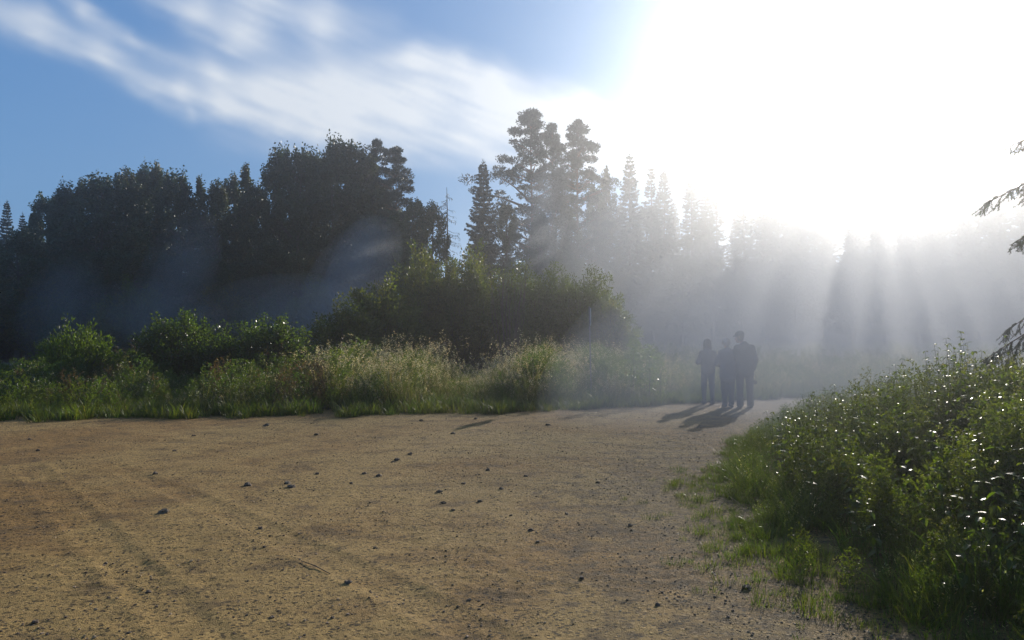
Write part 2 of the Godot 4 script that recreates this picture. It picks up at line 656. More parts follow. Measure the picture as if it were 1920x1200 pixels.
func dead_spruce(seed_: int, h: float) -> Array:
	var r := RandomNumberGenerator.new()
	r.seed = seed_
	var limbs := []
	var b := MB.new()
	for i in 90:
		var t := 0.25 + 0.72 * i / 90.0
		var a := r.randf() * TAU
		var ln := (1.0 - t) * h * 0.24 + 0.2
		var out := Vector3(cos(a), 0, sin(a))
		var tip := Vector3(0, h * t, 0) + out * ln + Vector3(0, -0.25 * ln, 0)
		limbs.append([Vector3(0, h * t, 0), tip, 0.022, 1.8])
		for k in 5:
			var p := Vector3(0, h * t, 0).lerp(tip, r.randf_range(0.4, 1.0))
			b.leaf(p, (out * 0.3 + Vector3(0, -1, 0) + rnd_dir(r) * 0.5).normalized() * 0.25, rnd_dir(r) * 0.02, Color(0.05, 0.05, 0.04))
	return [trunk_mesh(r, h, 0.012 * h, 0.0, Color(0.10, 0.085, 0.07), limbs), b.mesh(M.needle)]

func plant_tree(called: String, proto: Array, proto_h: float, px: float, top: float, d: float, label: String, group: String, turn: float, wide := 1.0) -> Node3D:
	var p := at_depth(px, d)
	var h := top_of(top, d) - p.y
	var o := thing(called, label, "tree", p, turn, group)
	var tr := part("trunk", proto[0], o)
	var cr := part("crown", proto[1], o)
	var k := h / proto_h
	var s := Vector3(k * wide, k, k * wide)
	tr.scale = s
	cr.scale = s
	return o

func make_forest() -> void:
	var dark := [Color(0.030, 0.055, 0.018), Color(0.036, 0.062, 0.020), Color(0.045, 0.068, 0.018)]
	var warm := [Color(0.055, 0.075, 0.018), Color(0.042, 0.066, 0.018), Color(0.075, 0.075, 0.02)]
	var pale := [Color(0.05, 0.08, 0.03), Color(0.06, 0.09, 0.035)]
	var bl := [
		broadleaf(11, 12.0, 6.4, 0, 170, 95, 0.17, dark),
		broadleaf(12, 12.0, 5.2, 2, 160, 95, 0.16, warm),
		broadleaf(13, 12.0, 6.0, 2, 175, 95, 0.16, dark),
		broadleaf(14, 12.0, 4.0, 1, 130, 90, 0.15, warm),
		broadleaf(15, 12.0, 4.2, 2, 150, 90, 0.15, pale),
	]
	var sp := [
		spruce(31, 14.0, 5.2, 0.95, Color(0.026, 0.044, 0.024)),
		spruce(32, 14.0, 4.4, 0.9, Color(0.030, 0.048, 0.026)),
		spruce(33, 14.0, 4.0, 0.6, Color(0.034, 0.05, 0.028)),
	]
	var pn := [
		pine(51, 20.0, 8.0, 0.40, 0.28, 150),
		pine(52, 20.0, 6.2, 0.38, -0.1, 140),
		pine(53, 20.0, 7.2, 0.36, -0.2, 150),
	]
	var r := RandomNumberGenerator.new()
	r.seed = 99
	# left wood: broadleaf trees in front of the blue sky
	var left := [
		[88, 372, 50, 0], [118, 352, 49, 2], [152, 342, 50, 1], [186, 336, 48, 0], [232, 322, 50, 1], [268, 318, 52, 2], [292, 312, 50, 1],
		[330, 330, 49, 2], [372, 336, 51, 3], [404, 345, 50, 1], [432, 332, 52, 1], [458, 314, 50, 3], [478, 352, 50, 2],
	]
	for a in left:
		plant_tree("broadleaf_tree", bl[a[3]], 12.0, a[0], a[1], a[2], "%s broadleaf tree of the dark wood behind the bright green shrub" % ["wide rounded", "tall warm-green lobed", "dark bushy", "slim pointed", "pale"][a[3]], "broadleaf trees of the dark wood", r.randf() * TAU, r.randf_range(0.85, 1.1))
	plant_tree("spruce_tree", sp[0], 14.0, 8, 374, 62, "dark spruce standing alone at the low end of the wood", "", 1.0, 0.8)
	plant_tree("spruce_tree", sp[1], 14.0, 38, 398, 62, "short dark spruce beside a taller one at the low end of the wood", "", 2.0, 0.8)
	plant_tree("broadleaf_tree", bl[4], 12.0, 64, 398, 60, "small round broadleaf tree between the spruces and the wood", "", 2.0, 0.9)
	# the higher clump with two pines
	for a in [[522, 286, 50, 2], [556, 284, 49, 0], [588, 292, 51, 2], [624, 268, 50, 2], [650, 272, 51, 0], [682, 284, 51, 1]]:
		plant_tree("broadleaf_tree", bl[a[3]], 12.0, a[0], a[1], a[2], "%s broadleaf tree in the tall clump beside the paired pines" % ["wide rounded", "warm-green lobed", "dark bushy"][a[3]], "tall broadleaf clump beside the paired pines", r.randf() * TAU, 0.82)
	plant_tree("pine_tree", pn[1], 20.0, 704, 258, 52, "dark pine with a narrow crooked top, one of a pair beside tall broadleaf trees", "", 0.4, 0.8)
	plant_tree("pine_tree", pn[2], 20.0, 742, 270, 51, "dark pine with stepped side limbs, the outer of a pair", "", 2.2, 0.95)
	for a in [[776, 372, 46, 4], [808, 384, 45, 1], [738, 402, 43, 4], [700, 410, 43, 1]]:
		plant_tree("broadleaf_tree", bl[a[3]], 12.0, a[0], a[1], a[2], "lower pale green broadleaf tree below the paired pines", "lower broadleaf trees below the pines", r.randf() * TAU, 1.05)
	var dead := dead_spruce(41, 12.0)
	plant_tree("dead_spruce", dead, 12.0, 837, 350, 60, "thin dying spruce with bare drooping branches in the gap of the wood", "", 0.0)
	plant_tree("spruce_tree", sp[0], 14.0, 905, 298, 56, "dense pointed spruce left of the three tall pines", "", 0.7, 1.0)
	# the three tall pines
	plant_tree("pine_tree", pn[0], 20.0, 997, 205, 62, "tallest pine of three, with a long limb reaching left", "", 0.0, 1.05)
	plant_tree("pine_tree", pn[1], 20.0, 1036, 228, 63, "middle pine of the three tall pines", "", 1.3, 0.9)
	plant_tree("pine_tree", pn[2], 20.0, 1083, 220, 61, "tall pine with stepped limbs beside the pale birches, right of two taller pines", "", 0.0, 0.95)
	for a in [[950, 378, 58, 4], [1012, 395, 55, 4], [1060, 385, 57, 1], [1136, 318, 74, 3], [1118, 350, 74, 4]]:
		plant_tree("broadleaf_tree", bl[a[3]], 12.0, a[0], a[1], a[2], "pale broadleaf tree under the three tall pines", "broadleaf trees under the tall pines", r.randf() * TAU, 0.9)
	var hazy := [[1182, 284, 80, 1], [1222, 306, 82, 2], [1246, 316, 81, 0], [1298, 310, 84, 1], [1325, 342, 84, 0], [1345, 336, 85, 2], [1396, 320, 84, 1], [1432, 334, 86, 0],
		[1462, 322, 86, 0], [1500, 296, 86, 0], [1545, 306, 87, 1], [1604, 308, 86, 1], [1640, 332, 86, 0], [1686, 346, 85, 1], [1725, 340, 86, 0], [1764, 326, 86, 1], [1800, 316, 84, 0], [1838, 284, 84, 0], [1880, 300, 84, 1], [1935, 290, 85, 0], [1990, 300, 84, 1]]
	for a in hazy:
		plant_tree("spruce_tree", sp[a[3]], 14.0, a[0], a[1], a[2], "%s hazy spruce in the backlit row behind the three people" % ["broad dense", "slim", "thin sparse"][a[3]] if a[0] > 1270 else "hazy spruce right of the three tall pines", "spruces in the sunlit haze", r.randf() * TAU, 1.0)
	# second rows and undergrowth close the wood
	var skyline := [[-120, 420], [0, 440], [90, 400], [200, 370], [300, 350], [480, 390], [520, 330], [680, 320], [760, 370], [800, 430], [850, 470], [905, 400], [960, 400], [1100, 370], [1200, 360], [1300, 370], [1450, 360], [1650, 380], [1900, 350], [2100, 350]]
	var x := -110.0
	while x < 2080.0:
		var y := 400.0
		for i in skyline.size() - 1:
			if x >= skyline[i][0] and x < skyline[i + 1][0]:
				y = lerpf(skyline[i][1], skyline[i + 1][1], (x - float(skyline[i][0])) / (float(skyline[i + 1][0]) - float(skyline[i][0])))
		var d := (66.0 if x < 1080 else 92.0) + r.randf_range(0, 9)
		if r.randf() < 0.45 or x > 1300:
			plant_tree("spruce_tree", sp[r.randi() % 2], 14.0, x, y + r.randf_range(6, 40), d, "spruce deep in the wood behind the front trees", "trees deep in the wood", r.randf() * TAU, 1.15)
		else:
			plant_tree("broadleaf_tree", bl[r.randi() % 3], 12.0, x, y + r.randf_range(6, 40), d, "broadleaf tree deep in the wood behind the front trees", "trees deep in the wood", r.randf() * TAU, 1.1)
		x += 46.0 + r.randf_range(0, 14)
	x = -140.0
	while x < 2050.0:
		var d := r.randf_range(40, 45) if x < 1150 else r.randf_range(66, 74)
		var y := r.randf_range(430, 500) if x < 640 else r.randf_range(440, 500)
		if x > 620 and x < 1150:
			y = r.randf_range(470, 530)
			d = r.randf_range(50, 56)
		if x > 1150:
			y += 30.0
		plant_tree("young_tree", bl[[0, 2, 4, 1][r.randi() % 4]], 12.0, x, y, d, "young broadleaf tree filling the dark foot of the wood", "undergrowth at the foot of the wood", r.randf() * TAU, 1.5)
		x += 48.0 + r.randf_range(0, 16)
	# trees outside the frame on the right go on as the row in view
	for k in 6:
		plant_tree("spruce_tree", sp[k % 2], 14.0, 2060 + k * 75, 300 + (k * 37) % 40, 82, "spruce at the outer end of the backlit row", "spruces in the sunlit haze", r.randf() * TAU, 1.1)

# ---------------------------------------------------------------- shrubs and verge
# stems fan out of one root into a dome and carry leaves on their outer part
func shrub(seed_: int, w: float, h: float, stems: int, per: int, ln: float, wd: float, cols: Array, upright: float, mt: Material) -> Array:
	var r := RandomNumberGenerator.new()
	r.seed = seed_
	var b := MB.new()
	var s := MB.new()
	for i in stems:
		var a := r.randf() * TAU
		var q := pow(r.randf(), 0.6)
		var lobe := 0.93 + 0.24 * noise2.get_noise_2d(cos(a) * 1.6 + q * 2.0 + seed_, sin(a) * 1.6)
		var tip := Vector3(cos(a) * q * w * 0.5, h * sqrt(maxf(0.02, 1.0 - q * q * 0.92)) * lobe * r.randf_range(0.86, 1.08), sin(a) * q * w * 0.5)
		var root := Vector3(cos(a) * q * w * 0.14, -0.05, sin(a) * q * w * 0.14)
		var mid := root.lerp(tip, 0.5) + Vector3(0, 0.10 * h, 0) + rnd_dir(r) * 0.08 * h
		s.tube([root, mid, tip], [0.018, 0.012, 0.004], 4, Color(0.07, 0.06, 0.045))
		var col: Color = cols[r.randi() % cols.size()]
		for k in per:
			var t := 1.0 - 0.85 * pow(r.randf(), 1.4)
			var p := root.lerp(mid, t).lerp(mid.lerp(tip, t), t)
			var along := (tip - mid).normalized()
			var twig := rnd_dir(r) * r.randf_range(0.02, 0.20) * (0.4 + 0.22 * h)
			twig.y += absf(twig.x) * upright * 0.4
			var d := (along * upright + twig.normalized() * 1.0 + rnd_dir(r) * 0.5).normalized()
			var sd := d.cross(rnd_dir(r)).normalized()
			var z := ln * r.randf_range(0.65, 1.25)
			b.leaf(p + twig, d * z, sd * wd * 0.5, vary(col, r, 0.25))
	return [s.mesh(M.bark), b.mesh(mt)]

func plant_shrub(called: String, proto: Array, label: String, at: Vector3, turn: float, size := Vector3.ONE, group := "") -> Node3D:
	var o := thing(called, label, "shrub", at, turn, group)
	part("stems", proto[0], o).scale = size
	part("foliage", proto[1], o).scale = size
	return o

func grass_clump(seed_: int, blades: int, h: float, spread: float, arch: float, wd: float, cols: Array, heads: float, mt: Material) -> ArrayMesh:
	var r := RandomNumberGenerator.new()
	r.seed = seed_
	var b := MB.new()
	for i in blades:
		var a := r.randf() * TAU
		var root := Vector3(cos(a), 0, sin(a)) * spread * sqrt(r.randf())
		var out := Vector3(cos(a + r.randf_range(-1, 1)), 0, sin(a + r.randf_range(-1, 1)))
		var hh := h * r.randf_range(0.5, 1.15)
		var d := Vector3(0, hh, 0) + out * hh * r.randf_range(0.05, 0.35)
		var droop := out * hh * arch * r.randf() + Vector3(0, -hh * arch * r.randf_range(0.2, 0.7), 0)
		var col := vary(cols[r.randi() % cols.size()], r, 0.22)
		b.blade(root, d, droop, out.cross(Vector3.UP).rotated(Vector3.UP, r.randf_range(-0.9, 0.9)) * wd * r.randf_range(0.6, 1.2), col)
		if r.randf() < heads:
			var tip := root + d + droop
			for k in 9:
				b.leaf(tip + rnd_dir(r) * 0.03 + Vector3(0, -0.012 * k, 0), (rnd_dir(r) + Vector3(0, 0.6, 0)).normalized() * 0.035, rnd_dir(r) * 0.007, vary(Color(0.46, 0.40, 0.30), r, 0.2))
	return b.mesh(mt)

# a bushy weed with a branching stem and many small leaves
func fine_weed(seed_: int, h: float, w: float, twigs: int, per: int, ln: float, wd: float, cols: Array, flower: Color, mt: Material) -> ArrayMesh:
	var r := RandomNumberGenerator.new()
	r.seed = seed_
	var b := MB.new()
	var bend := rnd_dir(r) * 0.12 * h
	bend.y = 0
	var top := Vector3(0, h, 0) + bend
	b.blade(Vector3.ZERO, Vector3(0, h, 0), bend, Vector3(0.004, 0, 0), Color(0.10, 0.10, 0.04))
	for i in twigs:
		var t := 0.12 + 0.88 * (i + r.randf()) / twigs
		var from := Vector3(0, h * t, 0) + bend * t * t
		var a := r.randf() * TAU
		var ln2 := w * 0.5 * (1.0 - 0.75 * t) * r.randf_range(0.6, 1.2) + 0.04
		var d := Vector3(cos(a), r.randf_range(0.5, 1.2), sin(a)).normalized() * ln2 * 1.3
		b.blade(from, d, Vector3(0, -0.1 * ln2, 0), d.cross(Vector3.UP).normalized() * 0.002, Color(0.09, 0.10, 0.04))
		var col: Color = cols[r.randi() % cols.size()]
		for k in per:
			var u := r.randf_range(0.15, 1.05)
			var p := from + d * u
			var ld := (d.normalized() * 0.5 + rnd_dir(r)).normalized()
			b.leaf(p, ld * ln * r.randf_range(0.6, 1.3), ld.cross(rnd_dir(r)).normalized() * wd * 0.5, vary(col, r, 0.25))
		if flower.a > 0.5:
			for k in 5:
				b.leaf(from + d * r.randf_range(0.85, 1.1) + rnd_dir(r) * 0.015, rnd_dir(r) * 0.014, rnd_dir(r) * 0.006, vary(flower, r, 0.2))
	return b.mesh(mt)

func spot(r: RandomNumberGenerator, p: Vector3, s0: float, s1: float, flat := 1.0) -> Transform3D:
	var s := r.randf_range(s0, s1)
	return Transform3D(Basis(Vector3.UP, r.randf() * TAU) * Basis(Vector3.RIGHT, r.randf_range(-0.12, 0.12)) * Basis.from_scale(Vector3(s, s * flat, s)), p)

func tint(r: RandomNumberGenerator, a: float) -> Color:
	var k := 1.0 + r.randf_range(-a, a)
	var h := r.randf_range(-a, a)
	return Color(k * (1.0 + h * 0.5), k, k * (1.0 - h * 0.4))

func make_verge() -> void:
	var r := RandomNumberGenerator.new()
	r.seed = 404
	var green := [Color(0.085, 0.115, 0.026), Color(0.10, 0.125, 0.03), Color(0.13, 0.125, 0.045)]
	var bright := [Color(0.12, 0.155, 0.026), Color(0.10, 0.14, 0.024)]
	var dull := [Color(0.065, 0.095, 0.03), Color(0.08, 0.105, 0.036)]
	var olive := [Color(0.115, 0.125, 0.03), Color(0.095, 0.115, 0.03), Color(0.135, 0.125, 0.035)]
	var bright_shrub := shrub(201, 2.6, 1.85, 130, 130, 0.095, 0.03, bright, 1.0, M.leaf)
	var shiny := shrub(202, 3.3, 2.1, 140, 140, 0.08, 0.05, dull, 0.3, M.dewy_leaf)
	var big := shrub(203, 5.0, 4.3, 170, 230, 0.12, 0.055, olive, 0.7, M.leaf)
	var grey := shrub(204, 5.6, 3.9, 180, 230, 0.11, 0.048, [Color(0.10, 0.12, 0.05), Color(0.115, 0.13, 0.06)], 0.7, M.dewy_leaf)
	var small := shrub(205, 2.7, 2.6, 110, 170, 0.11, 0.05, olive, 0.8, M.leaf)
	plant_shrub("shrub", bright_shrub, "bright green narrow-leaved shrub on the verge before the dark wood", at_depth(152, 20.5), 0.3)
	plant_shrub("shrub", shiny, "broad dark shrub with glinting leaves beside the bright green one", at_depth(350, 21.5), 0.0, Vector3(1.05, 1.0, 1.0))
	plant_shrub("shrub", shiny, "broad dark shrub with glinting leaves next to the tall willow bushes", at_depth(500, 22.0), 2.0, Vector3(1.15, 0.97, 1.0))
	plant_shrub("willow_shrub", small, "small willow leaning out at the low end of the willow thicket", at_depth(650, 27.0), 0.8, Vector3(1.35, 1.0, 1.0))
	plant_shrub("willow_shrub", small, "middle-sized willow between the leaning one and the tall rounded one", at_depth(715, 29.0), 2.8, Vector3(1.4, 1.3, 1.2))
	plant_shrub("willow_shrub", big, "tall rounded willow bush with yellow-green sunlit top", at_depth(795, 33.5), 0.4, Vector3(1.15, 1.16, 1.1))
	plant_shrub("willow_shrub", big, "tall willow bush with a bright outer edge, beside the grey-green ones", at_depth(885, 33.0), 3.2, Vector3(0.95, 1.14, 1.0))
	plant_shrub("willow_shrub", grey, "grey-green dewy willow bush below the three tall pines", at_depth(1005, 33.5), 1.0, Vector3(1.12, 1.13, 1.1))
	plant_shrub("willow_shrub", grey, "grey-green dewy willow bush at the misty end of the thicket", at_depth(1085, 33.0), 4.0, Vector3(1.0, 1.1, 1.05))
	plant_shrub("willow_shrub", small, "low willow bush under the misty end of the thicket", at_depth(1135, 31.0), 4.4, Vector3(1.1, 1.15, 1.1))
	for i in 9:
		plant_shrub("forest_shrub", shiny if i % 2 else small, "dark shrub at the shaded edge of the wood behind the verge", at_depth(-90 + i * 85, 39.0 + (i * 7) % 4), i * 1.7, Vector3(1.6, 1.5, 1.5), "shrubs at the shaded edge of the wood")
	# bare twigs over the thicket
	var tw := MB.new()
	for i in 26:
		var a := r.randf() * TAU
		var root := Vector3(cos(a), 0, sin(a)) * 0.2
		var tip := Vector3(cos(a) * r.randf_range(0.2, 1.0), r.randf_range(3.2, 4.75), sin(a) * r.randf_range(0.2, 0.9))
		var mid := root.lerp(tip, 0.55) + rnd_dir(r) * 0.2
		tw.tube([root, mid, tip], [0.02, 0.012, 0.004], 4, Color(0.10, 0.07, 0.055))
		for k in 7:
			var p := mid.lerp(tip, r.randf())
			tw.tube([p, p + (rnd_dir(r) + Vector3(0, 0.8, 0)).normalized() * r.randf_range(0.15, 0.5)], [0.005, 0.002], 3, Color(0.10, 0.07, 0.055))
	single("bare_shrub", tw.mesh(M.bark), "leafless reddish twigs rising between the willow bushes", "shrub", at_depth(955, 29.5))

	# two aspen saplings with bright round leaves
	for a in [[1186, 18.9, 1.72, 70], [1216, 18.7, 1.5, 46], [1236, 18.6, 1.0, 22]]:
		var o := thing("aspen_sapling", ["tallest aspen sapling with pale sunlit leaves by the road", "middle aspen sapling with pale sunlit leaves by the road", "shortest aspen sapling, nearest the people"][0 if a[2] > 1.6 else 1 if a[2] > 1.2 else 2], "sapling", at_depth(a[0], a[1]), r.randf(), "aspen saplings by the road")
		var stem := MB.new()
		stem.tube([Vector3(0, -0.05, 0), Vector3(0.03, a[2] * 0.5, 0.02), Vector3(0.0, a[2], 0.0)], [0.012, 0.009, 0.003], 5, Color(0.10, 0.09, 0.06))
		part("stem", stem.mesh(M.bark), o)
		var lm := MB.new()
		for k in int(a[3]) * 5:
			var t := r.randf_range(0.2, 1.0)
			var an := r.randf() * TAU
			var p := Vector3(cos(an), 0, sin(an)) * r.randf_range(0.04, 0.34) * (1.1 - 0.5 * t) + Vector3(0, a[2] * t, 0)
			var d := (rnd_dir(r) + Vector3(0, -0.5, 0)).normalized()
			lm.leaf(p, d * r.randf_range(0.045, 0.075), d.cross(rnd_dir(r)).normalized() * 0.026, vary(Color(0.12, 0.15, 0.035), r, 0.2))
		part("foliage", lm.mesh(M.dewy_leaf), o)

	# grass strip along the far edge, tall weeds behind it
	var short_grass := [grass_clump(301, 34, 0.30, 0.13, 0.45, 0.006, green, 0.0, M.leaf), grass_clump(302, 34, 0.42, 0.14, 0.5, 0.006, green, 0.0, M.leaf)]
	var tall_grass := [grass_clump(303, 40, 0.95, 0.18, 0.35, 0.006, [Color(0.14, 0.15, 0.04), Color(0.19, 0.165, 0.07)], 0.5, M.dry), grass_clump(304, 36, 1.1, 0.2, 0.35, 0.006, [Color(0.12, 0.14, 0.035), Color(0.20, 0.17, 0.08)], 0.65, M.dry)]
	var weeds := [
		fine_weed(311, 1.0, 0.6, 22, 15, 0.05, 0.016, [Color(0.085, 0.12, 0.026), Color(0.10, 0.125, 0.03)], Color(0, 0, 0, 0), M.leaf),
		fine_weed(312, 1.05, 0.55, 22, 14, 0.045, 0.014, [Color(0.09, 0.075, 0.03), Color(0.11, 0.07, 0.035)], Color(0.14, 0.09, 0.05, 1), M.dry),
		fine_weed(313, 0.9, 0.6, 22, 15, 0.05, 0.018, [Color(0.125, 0.155, 0.028), Color(0.11, 0.145, 0.026)], Color(0, 0, 0, 0), M.leaf),
	]
	var P := {}
	var C := {}
	for k in ["s0", "s1", "t0", "t1", "w0", "w1", "w2"]:
		P[k] = []
		C[k] = []
	var x := -16.0
	# low grass
	for i in 5200:
		x = r.randf_range(-17.5, 11.5)
		var fe := far_edge(x)
		var d := fe + 0.15 + 2.6 * pow(r.randf(), 1.3) + 0.7 * noise.get_noise_2d(x * 0.8, 3.0)
		var patch := noise.get_noise_2d(x * 0.7, d * 1.2 + 50.0)
		if r.randf() > 0.55 + 1.6 * patch:
			continue
		var k := "s%d" % (r.randi() % 2)
		P[k].append(spot(r, Vector3(x, -0.02, -d), 0.45 + 0.3 * patch, 1.0 + 0.6 * patch))
		C[k].append(tint(r, 0.35))
	# middle band of weeds: kind by patches
	for i in 6200:
		x = r.randf_range(-21.0, 14.0)
		var back := pow(r.randf(), 0.8)
		var d := far_edge(x) + 1.0 + back * 8.5
		var px := 960.0 + F * x / d
		var n1 := noise.get_noise_2d(x * 0.55, d * 0.9)
		var hmul := 0.55 + 0.45 * clampf((d - far_edge(x) - 0.8) / 2.2, 0.0, 1.0) + 0.5 * n1 + 0.5 * noise2.get_noise_2d(x * 0.45, 7.0)
		if px < 610:
			hmul *= 0.72
		if px > 1240:
			hmul *= 0.55
		var key := "w0"
		if px > 610 and px < 1130:
			key = "t%d" % (r.randi() % 2) if n1 + r.randf_range(-0.3, 0.3) > 0.08 else "w2"
			if d - far_edge(x) < 1.5:
				key = "w0"
		elif px >= 1130:
			key = "t0" if r.randf() < 0.5 else "w2"
		else:
			if n1 > 0.38 or (px > 580 and px < 615):
				key = "w1"
			elif px < 220 and d - far_edge(x) < 3.0:
				key = "w2"
			elif r.randf() < 0.25:
				key = "t0"
		P[key].append(spot(r, Vector3(x, ground_y(x, -d) - 0.03, -d), hmul * 0.8, hmul * 1.15))
		C[key].append(tint(r, 0.25))
	# the meadow behind the people
	for i in 2600:
		var d := 20.5 + 44.0 * pow(r.randf(), 1.4)
		x = (r.randf_range(1180, 2050) - 960.0) / F * d
		if d < far_edge(x) + 1.0:
			continue
		var key: String = ["t0", "w2", "w0", "t1"][r.randi() % 4]
		var k := 0.42 + d * 0.008
		P[key].append(spot(r, Vector3(x, ground_y(x, -d) - 0.03, -d), k * 0.8, k * 1.25))
		C[key].append(tint(r, 0.25))
	scatter("verge_grass", short_grass[0], P.s0, C.s0, "low green grass along the far edge of the road", "grass")
	scatter("verge_grass", short_grass[1], P.s1, C.s1, "longer green grass along the far edge of the road", "grass")
	scatter("seeding_grass", tall_grass[0], P.t0, C.t0, "tall pale grass with seed heads below the willow bushes", "grass")
	scatter("seeding_grass", tall_grass[1], P.t1, C.t1, "taller straw-coloured grass with seed heads below the willow bushes", "grass")
	scatter("green_weeds", weeds[0], P.w0, C.w0, "dull green weeds covering the verge", "weeds")
	scatter("brown_weeds", weeds[1], P.w1, C.w1, "withered brown weeds below the glinting shrubs", "weeds")
	scatter("green_weeds", weeds[2], P.w2, C.w2, "bright green weeds on the verge", "weeds")

# ---------------------------------------------------------------- right-hand thicket
func broad_leaf_mesh(ln: float, wd: float, col: Color, curl: float) -> ArrayMesh:
	var b := MB.new()
	var prof := [[0.0, 0.0], [0.18, 0.8], [0.42, 1.0], [0.72, 0.62], [1.0, 0.0]]
	for sg in [-1.0, 1.0]:
		for i in prof.size() - 1:
			var a := Vector3(0, -curl * prof[i][0] * prof[i][0] * ln, -prof[i][0] * ln)
			var c := Vector3(0, -curl * prof[i + 1][0] * prof[i + 1][0] * ln, -prof[i + 1][0] * ln)
			var ao := a + Vector3(sg * prof[i][1] * wd * 0.5, 0.12 * wd * prof[i][1], 0)
			var co := c + Vector3(sg * prof[i + 1][1] * wd * 0.5, 0.12 * wd * prof[i + 1][1], 0)
			for tr in [[a, ao, co], [a, co, c]]:
				if (tr[1] - tr[0]).cross(tr[2] - tr[0]).length() > 1e-7:
					if sg > 0:
						b.tri(tr[0], tr[2], tr[1], col)
					else:
						b.tri(tr[0], tr[1], tr[2], col)
	return b.mesh(M.dewy_leaf)

